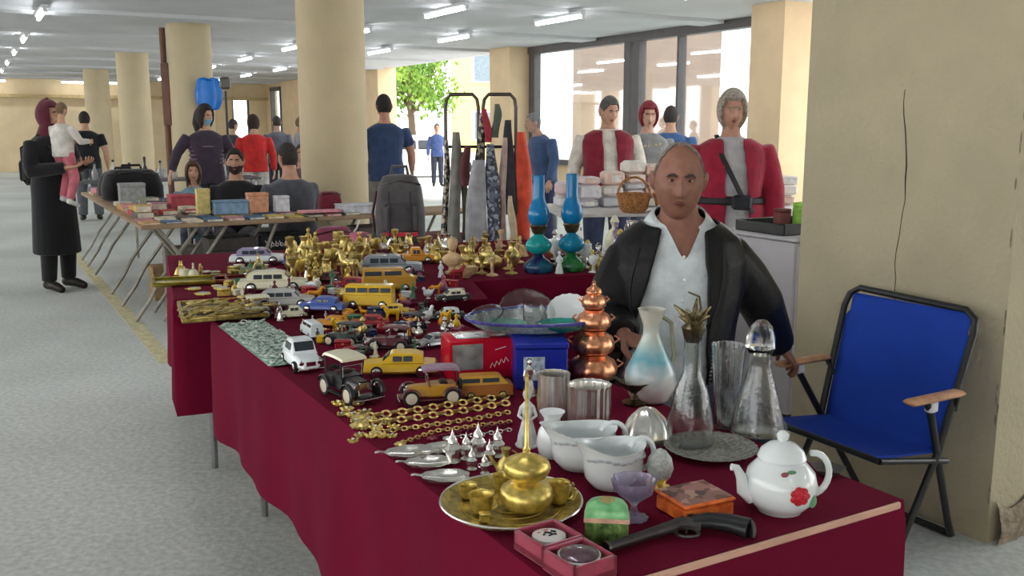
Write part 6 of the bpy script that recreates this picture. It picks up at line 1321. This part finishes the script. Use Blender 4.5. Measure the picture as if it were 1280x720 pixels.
# ================================================================ small trinkets filling the stall
rt2 = random.Random(17)
def trinket(kind, lab, p, h, m, group, r=None):
    rz = rt2.uniform(0, 6.28)
    if kind == 'bell': vessel('brass_bell', lab, 'bell', p, hollow([(h*.42, 0), (h*.36, h*.12), (h*.26, h*.42), (h*.12, h*.56)], .002), m, 16, group=group, knob=[(h*.05, h*.54), (h*.09, h*.64), (h*.05, h*.74), (h*.08, h*.9), (.0005, h)], rz=rz)
    elif kind == 'candlestick': vessel('candlestick', lab, 'candlestick', p, [(h*.34, 0), (h*.34, h*.05), (h*.1, h*.14), (h*.07, h*.3), (h*.13, h*.4), (h*.07, h*.5), (h*.1, h*.7), (h*.16, h*.82), (h*.2, h*.97), (h*.16, h)], m, 16, group=group, knob=[(h*.07, h*.98), (h*.1, h*1.0), (h*.08, h*1.03)], rz=rz)
    elif kind == 'jug': vessel('small_jug', lab, 'jug', p, [(h*.2, 0), (h*.24, h*.04), (h*.34, h*.3), (h*.24, h*.56), (h*.13, h*.72), (h*.16, h*.92), (h*.21, h)], m, 16, group=group, handle=[(arc3((h*.2, 0, h*.6), h*.24, h*.3, -80, 80, 8), h*.035)], spout=[([(-h*.3, 0, h*.4), (-h*.46, 0, h*.62), (-h*.52, 0, h*.8)], [h*.07, h*.05, h*.04])], rz=rz)
    elif kind == 'goblet': vessel('small_goblet', lab, 'goblet', p, [(h*.26, 0), (h*.27, h*.03), (h*.07, h*.1), (h*.05, h*.4), (h*.2, h*.52), (h*.28, h*.75), (h*.26, h), (h*.22, h), (h*.2, h*.75), (.001, h*.56)], m, 16, group=group, foot=None, rz=rz)
    elif kind == 'bowl': vessel('small_bowl', lab, 'bowl', p, hollow([(h*.35, 0), (h*.4, h*.06), (h*.7, h*.5), (h*.85, h)], .002), m, 20, group=group, flute=.04, fn=8, rz=rz)
    elif kind == 'figure': figurine(lab, p, h, m, m, group)
    elif kind == 'bird':
        t = thing('bird_figure', lab, 'figurine', p, rz, group)
        part(t, 'body', m, lambda mb: mb.ell((0, 0, h*.45), (h*.5, h*.26, h*.3), 12, 8)); part(t, 'head', m, lambda mb: limb(mb, [V(h*.35, 0, h*.55), V(h*.45, 0, h*.82), V(h*.52, 0, h*.9)], [h*.13, h*.1, h*.11], 8)); part(t, 'beak', m, lambda mb: mb.tube([(h*.58, 0, h*.9), (h*.74, 0, h*.86)], [h*.06, h*.01], 6)); part(t, 'tail', m, lambda mb: mb.tube([(-h*.4, 0, h*.5), (-h*.8, 0, h*.7)], [h*.14, h*.05], 6, flat=.4)); part(t, 'stand', m, lambda mb: mb.lathe([(h*.2, 0), (h*.2, h*.04), (h*.05, h*.1), (h*.05, h*.25)], 12)); keep(p, h*.4)
    elif kind == 'horse':
        t = thing('horse_figure', lab, 'figurine', p, rz, group)
        part(t, 'body', m, lambda mb: mb.tube([(-h*.4, 0, h*.55), (-h*.32, 0, h*.58), (0, 0, h*.56), (h*.3, 0, h*.6), (h*.42, 0, h*.78), (h*.5, 0, h*.95), (h*.68, 0, h*.84)], [h*.08, h*.17, h*.15, h*.17, h*.11, h*.09, h*.05], 10))
        for sx in (-1, 1):
            for sy in (-1, 1): part(t, 'leg', m, lambda mb: mb.tube([(sx*h*.28, sy*h*.09, h*.5), (sx*h*.3+h*.03, sy*h*.09, h*.26), (sx*h*.28, sy*h*.09, h*.02)], [h*.08, h*.045, h*.045], 7))
        part(t, 'tail', m, lambda mb: mb.tube([(-h*.45, 0, h*.6), (-h*.58, 0, h*.45), (-h*.56, 0, h*.2)], [h*.05, h*.06, h*.02], 6)); keep(p, h*.4)
    elif kind == 'clock':
        t = thing('table_clock', lab, 'clock', p, rt2.uniform(-.3, .3), group)
        part(t, 'case', m, lambda mb: [mb.box((0, 0, h*.1), (h*.6, h*.3, h*.2), bev=h*.03), mb.lathe([(h*.36, -h*.1), (h*.38, 0), (h*.36, h*.1)], 24, M=Matrix.Translation((0, 0, h*.55)) @ Matrix.Rotation(R(90), 4, 'X'))]); part(t, 'dial', PORC, lambda mb: mb.lathe([(h*.29, -.002), (h*.29, .004), (.0005, .005)], 24, M=Matrix.Translation((0, -h*.1, h*.55)) @ Matrix.Rotation(R(90), 4, 'X')))
        part(t, 'hands', BLK, lambda mb: [mb.box((0, -h*.115, h*.64), (h*.02, .002, h*.2)), mb.box((h*.06, -h*.115, h*.55), (h*.14, .002, h*.02))]); part(t, 'finial', m, lambda mb: mb.ell((0, 0, h*.96), (h*.05, h*.05, h*.07), 8, 6)); keep(p, h*.38)
    elif kind == 'bottle': vessel('perfume_bottle', lab, 'bottle', p, [(h*.22, 0), (h*.27, h*.05), (h*.28, h*.3), (h*.2, h*.5), (h*.08, h*.6), (h*.08, h*.7)], m, 18, group=group, knob=[(h*.1, h*.7), (h*.14, h*.8), (h*.08, h*.94), (.0005, h)], flute=.05, fn=6, rz=rz)
    elif kind == 'watch':
        t = thing('pocket_watch', lab, 'watch', p, rz, group); part(t, 'case', m, lambda mb: mb.lathe([(h*.4, 0), (h*.45, h*.08), (h*.4, h*.16), (.0005, h*.18)], 18)); part(t, 'dial', PORC, lambda mb: mb.lathe([(h*.33, h*.165), (.0005, h*.19)], 16)); part(t, 'crown', m, lambda mb: mb.torus((h*.55, 0, h*.08), h*.09, h*.03, 10, 5)); keep(p, h*.45)
    elif kind == 'box':
        t = smallbox('trinket_box', lab, 'box', p, (h*.9, h*.7, h*.6), (0, 0, 0), rz, pat=m, group=group); part(t, 'clasp', GOLD, lambda mb: mb.box((0, -h*.36, h*.45), (h*.12, h*.03, h*.12), bev=.001)); keep(p, h*.5)
def in_table(p):
    q = Matrix.Rotation(-YAW, 2) @ V(p.x, p.y).to_2d(); 
    on3 = False
    on1 = .76 < q.x < 1.46 and 1.14 < q.y < 3.44
    w = Matrix.Rotation(-T2Y, 2) @ (V(p.x, p.y).to_2d()-T2O.to_2d()); on2 = .04 < w.x < T2L-.04 and .05 < w.y < T2D-.04
    
    quad = [A, Bq, Cq, Dq]; on3 = all((quad[(i+1) % 4].x-quad[i].x)*(p.y-quad[i].y)-(quad[(i+1) % 4].y-quad[i].y)*(p.x-quad[i].x) > .02 for i in range(4))
    return 1 if on1 else 2 if on2 else 3 if on3 else 0
def fill(n, x0, x1, y0, y1, kinds, mats, hr, where, group, names, pk=.25):
    made = 0
    for _ in range(n*40):
        if made >= n: break
        x, y = rt2.uniform(x0, x1), rt2.uniform(y0, y1)
        for z in (TZ, T2Z, BRZ):
            p = on(x, y, z); k = in_table(p)
            if (k == 1 and z == TZ) or (k == 2 and z == T2Z) or (k == 3 and z == BRZ): break
        else: continue
        kd = rt2.choice(kinds); h = rt2.uniform(*hr)*(.5 if kd == 'bowl' else 1)
        if not free(p, h*{'bowl': .8, 'bird': .5, 'horse': .42, 'box': .45, 'watch': .45, 'clock': .36}.get(kd, .3)*pk*4): continue
        i = rt2.randrange(len(mats)); rel, an = beside(p); kn = {'figure': 'figurine', 'watch': 'pocket watch', 'box': 'trinket box', 'bird': 'bird figure', 'horse': 'horse figure'}.get(kd, kd); trinket(kd, f'{names[i]} {kn} {rel} the {an}', p, h, mats[i], group); made += 1
    return made
for nm_, x_, y_ in (('tan plaster bust', 566, 342), ('squat gilt pot', 610, 336), ('left blue oil lamp', 673, 340), ('right blue oil lamp', 714, 338), ('pale gilt jug', 640, 332)): ANCH.append((nm_, on(x_, y_, T2Z)))
for nm_, x_, y_ in (('glossy red box', 596, 465), ('oval glass tray', 620, 430), ('cutlery pile', 272, 390), ('olive-gold tray', 238, 354)): ANCH.append((nm_, on(x_, y_, TZ)))
BR = [BRASS, OLDBRASS, GOLD]; BN = ['brass', 'old brass', 'gilt']
MX = [RED, BLK, ORG, SILVER, NAV, GOLD, cmat((150, 80, 110), 'paint'), WHT, GRN, YEL]; MN = ['red', 'black', 'orange', 'silver', 'navy', 'gilt', 'mauve', 'white', 'green', 'yellow']
fill(46, 362, 450, 314, 356, ['candlestick', 'bell', 'jug', 'goblet', 'bird', 'horse', 'figure'], BR, (.07, .13), '', 'brass wares near the pink bag', BN)
fill(34, 425, 560, 300, 330, ['candlestick', 'bell', 'jug', 'goblet', 'bird', 'bowl', 'figure'], BR+[SILVER], (.06, .11), '', 'small wares in the back row', BN+['silver'])
fill(30, 575, 652, 308, 352, ['jug', 'candlestick', 'bell', 'figure', 'bowl'], [GOLD, OLDBRASS, TANB], (.06, .11), '', 'wares beneath the scarves', ['gilt', 'old brass', 'tan'])
fill(40, 690, 800, 290, 345, ['bottle', 'goblet', 'clock', 'bottle', 'figure', 'bowl'], [GLASSG, PORC, GLASSG, BRASS, LILACG, SILVER], (.07, .13), '', 'glass and china behind the lamps', ['clear glass', 'white china', 'cut glass', 'gilt', 'lilac glass', 'silver'])
fill(46, 385, 590, 346, 400, ['horse', 'figure', 'watch', 'box', 'bird', 'bottle'], MX, (.04, .075), '', 'trinkets among the toy cars', MN, .22)
fill(40, 395, 590, 385, 440, ['horse', 'figure', 'watch', 'box', 'bird', 'bottle'], MX, (.035, .065), '', 'trinkets among the toy cars', MN, .22)
fill(34, 285, 400, 326, 402, ['figure', 'watch', 'bowl', 'box', 'bell', 'horse'], [CRM, OLDBRASS, GRN, SILVER, BRASS, MAR], (.04, .08), '', 'trinkets around the coach', ['cream', 'old brass', 'green', 'silver', 'brass', 'maroon'])
fill(16, 360, 470, 400, 450, ['watch', 'box', 'figure'], [RED, GOLD, DGR, SILVER, CRM], (.03, .045), '', 'trinkets behind the beetle', ['red', 'gilt', 'dark green', 'silver', 'cream'], .25)
fill(16, 205, 300, 340, 372, ['watch', 'box', 'horse', 'bell'], [OLDBRASS, BRASS, CRM, GOLD], (.04, .07), '', 'trinkets on the left end', ['old brass', 'brass', 'cream', 'gilt'])
# glassware on a small table behind the seated man's shoulder
GT = (.5, 4.72, .55, .52, .782)
folding_table('small table crowded with glassware behind the seated man', (GT[0], GT[1], 0), 0, GT[2], GT[3], GT[4], mat('white_board', (210, 208, 204), rough=.6))
GM = [GLASSG, PORC, GLASSG, BRASS, LILACG, SILVER, CRM]; GN = ['clear glass', 'white china', 'cut glass', 'gilt', 'lilac glass', 'silver', 'cream']
nth_ = 0
for iy in range(4):
    for ix in range(5):
        p = V(GT[0]+.06+ix*.107+rt2.uniform(-.01, .01), GT[1]+.06+iy*.13+rt2.uniform(-.012, .012), GT[4]+.001); i = rt2.randrange(len(GM)); kd = 'clock' if (ix, iy) in ((1, 0), (4, 1)) else rt2.choice(('bottle', 'goblet', 'bottle', 'figure', 'jug', 'candlestick'))
        h = rt2.uniform(.12, .17)*(1+.12*iy)*(.62 if kd == 'clock' else 1)
        if kd == 'clock': i = 3
        trinket(kd, f'{GN[i]} {"figurine" if kd == "figure" else kd}, {ORD[ix]} from the left in the {ORD[iy]} row behind the seated man', p, h*.85, GM[i], 'glassware behind the seated man')
# brown gilt basket ware behind the vendor's shoulder
for i, (x, y, c, lab) in enumerate(((786, 264, (172, 120, 70), 'brown wicker basket behind the seated man'), (830, 258, (206, 150, 84), 'golden wicker basket behind the seated man'))):
    p = far(x, y+10, 6.75); p.z = .862; p = V(p.x, 6.63, 1.15) if 0 else V(p.x, 6.5, .862)
    t = thing('basket', lab, 'basket', p, 0, 'wicker baskets'); part(t, 'weave', mat('wicker_%d' % i, c, rough=.8, var=.4, scale=60, bump=.6, bscale=90), lambda mb: mb.lathe(hollow([(.07, 0), (.09, .02), (.11, .1), (.12, .13)], .006), 24, flute=.04, fn=12)); part(t, 'handle', mat('wicker_%d' % i, c), lambda mb: mb.tube(arc3((0, 0, .12), .11, .12, 0, 180, 12), .008, 8))
# parked white car seen through the open side
p = far(517, 200, 30); t = car_modern('white car parked outside beyond the open side', V(p.x, 32, -.25), R(15), 4.2, cmat((232, 234, 236), 'paint'), style='saloon', group=None)
t.name = 'parked_car'; t['category'] = 'car'

# ---------------------------------------------------------------- look-alikes told apart by their order from the left
from collections import defaultdict
bpy.context.view_layer.update()
same = defaultdict(list)
for o in bpy.data.objects:
    if o.parent is None and 'label' in o.keys() and 'category' in o.keys(): same[o['label']].append(o)
for lab, os_ in same.items():
    if len(os_) < 2: continue
    os_.sort(key=lambda o: pixel(o.matrix_world.translation)[0])
    for i, o in enumerate(os_):
        n = f'{lab}, {ORD[i]} from the left' if i < len(ORD) else lab
        if len(n.split()) <= 16: o['label'] = n
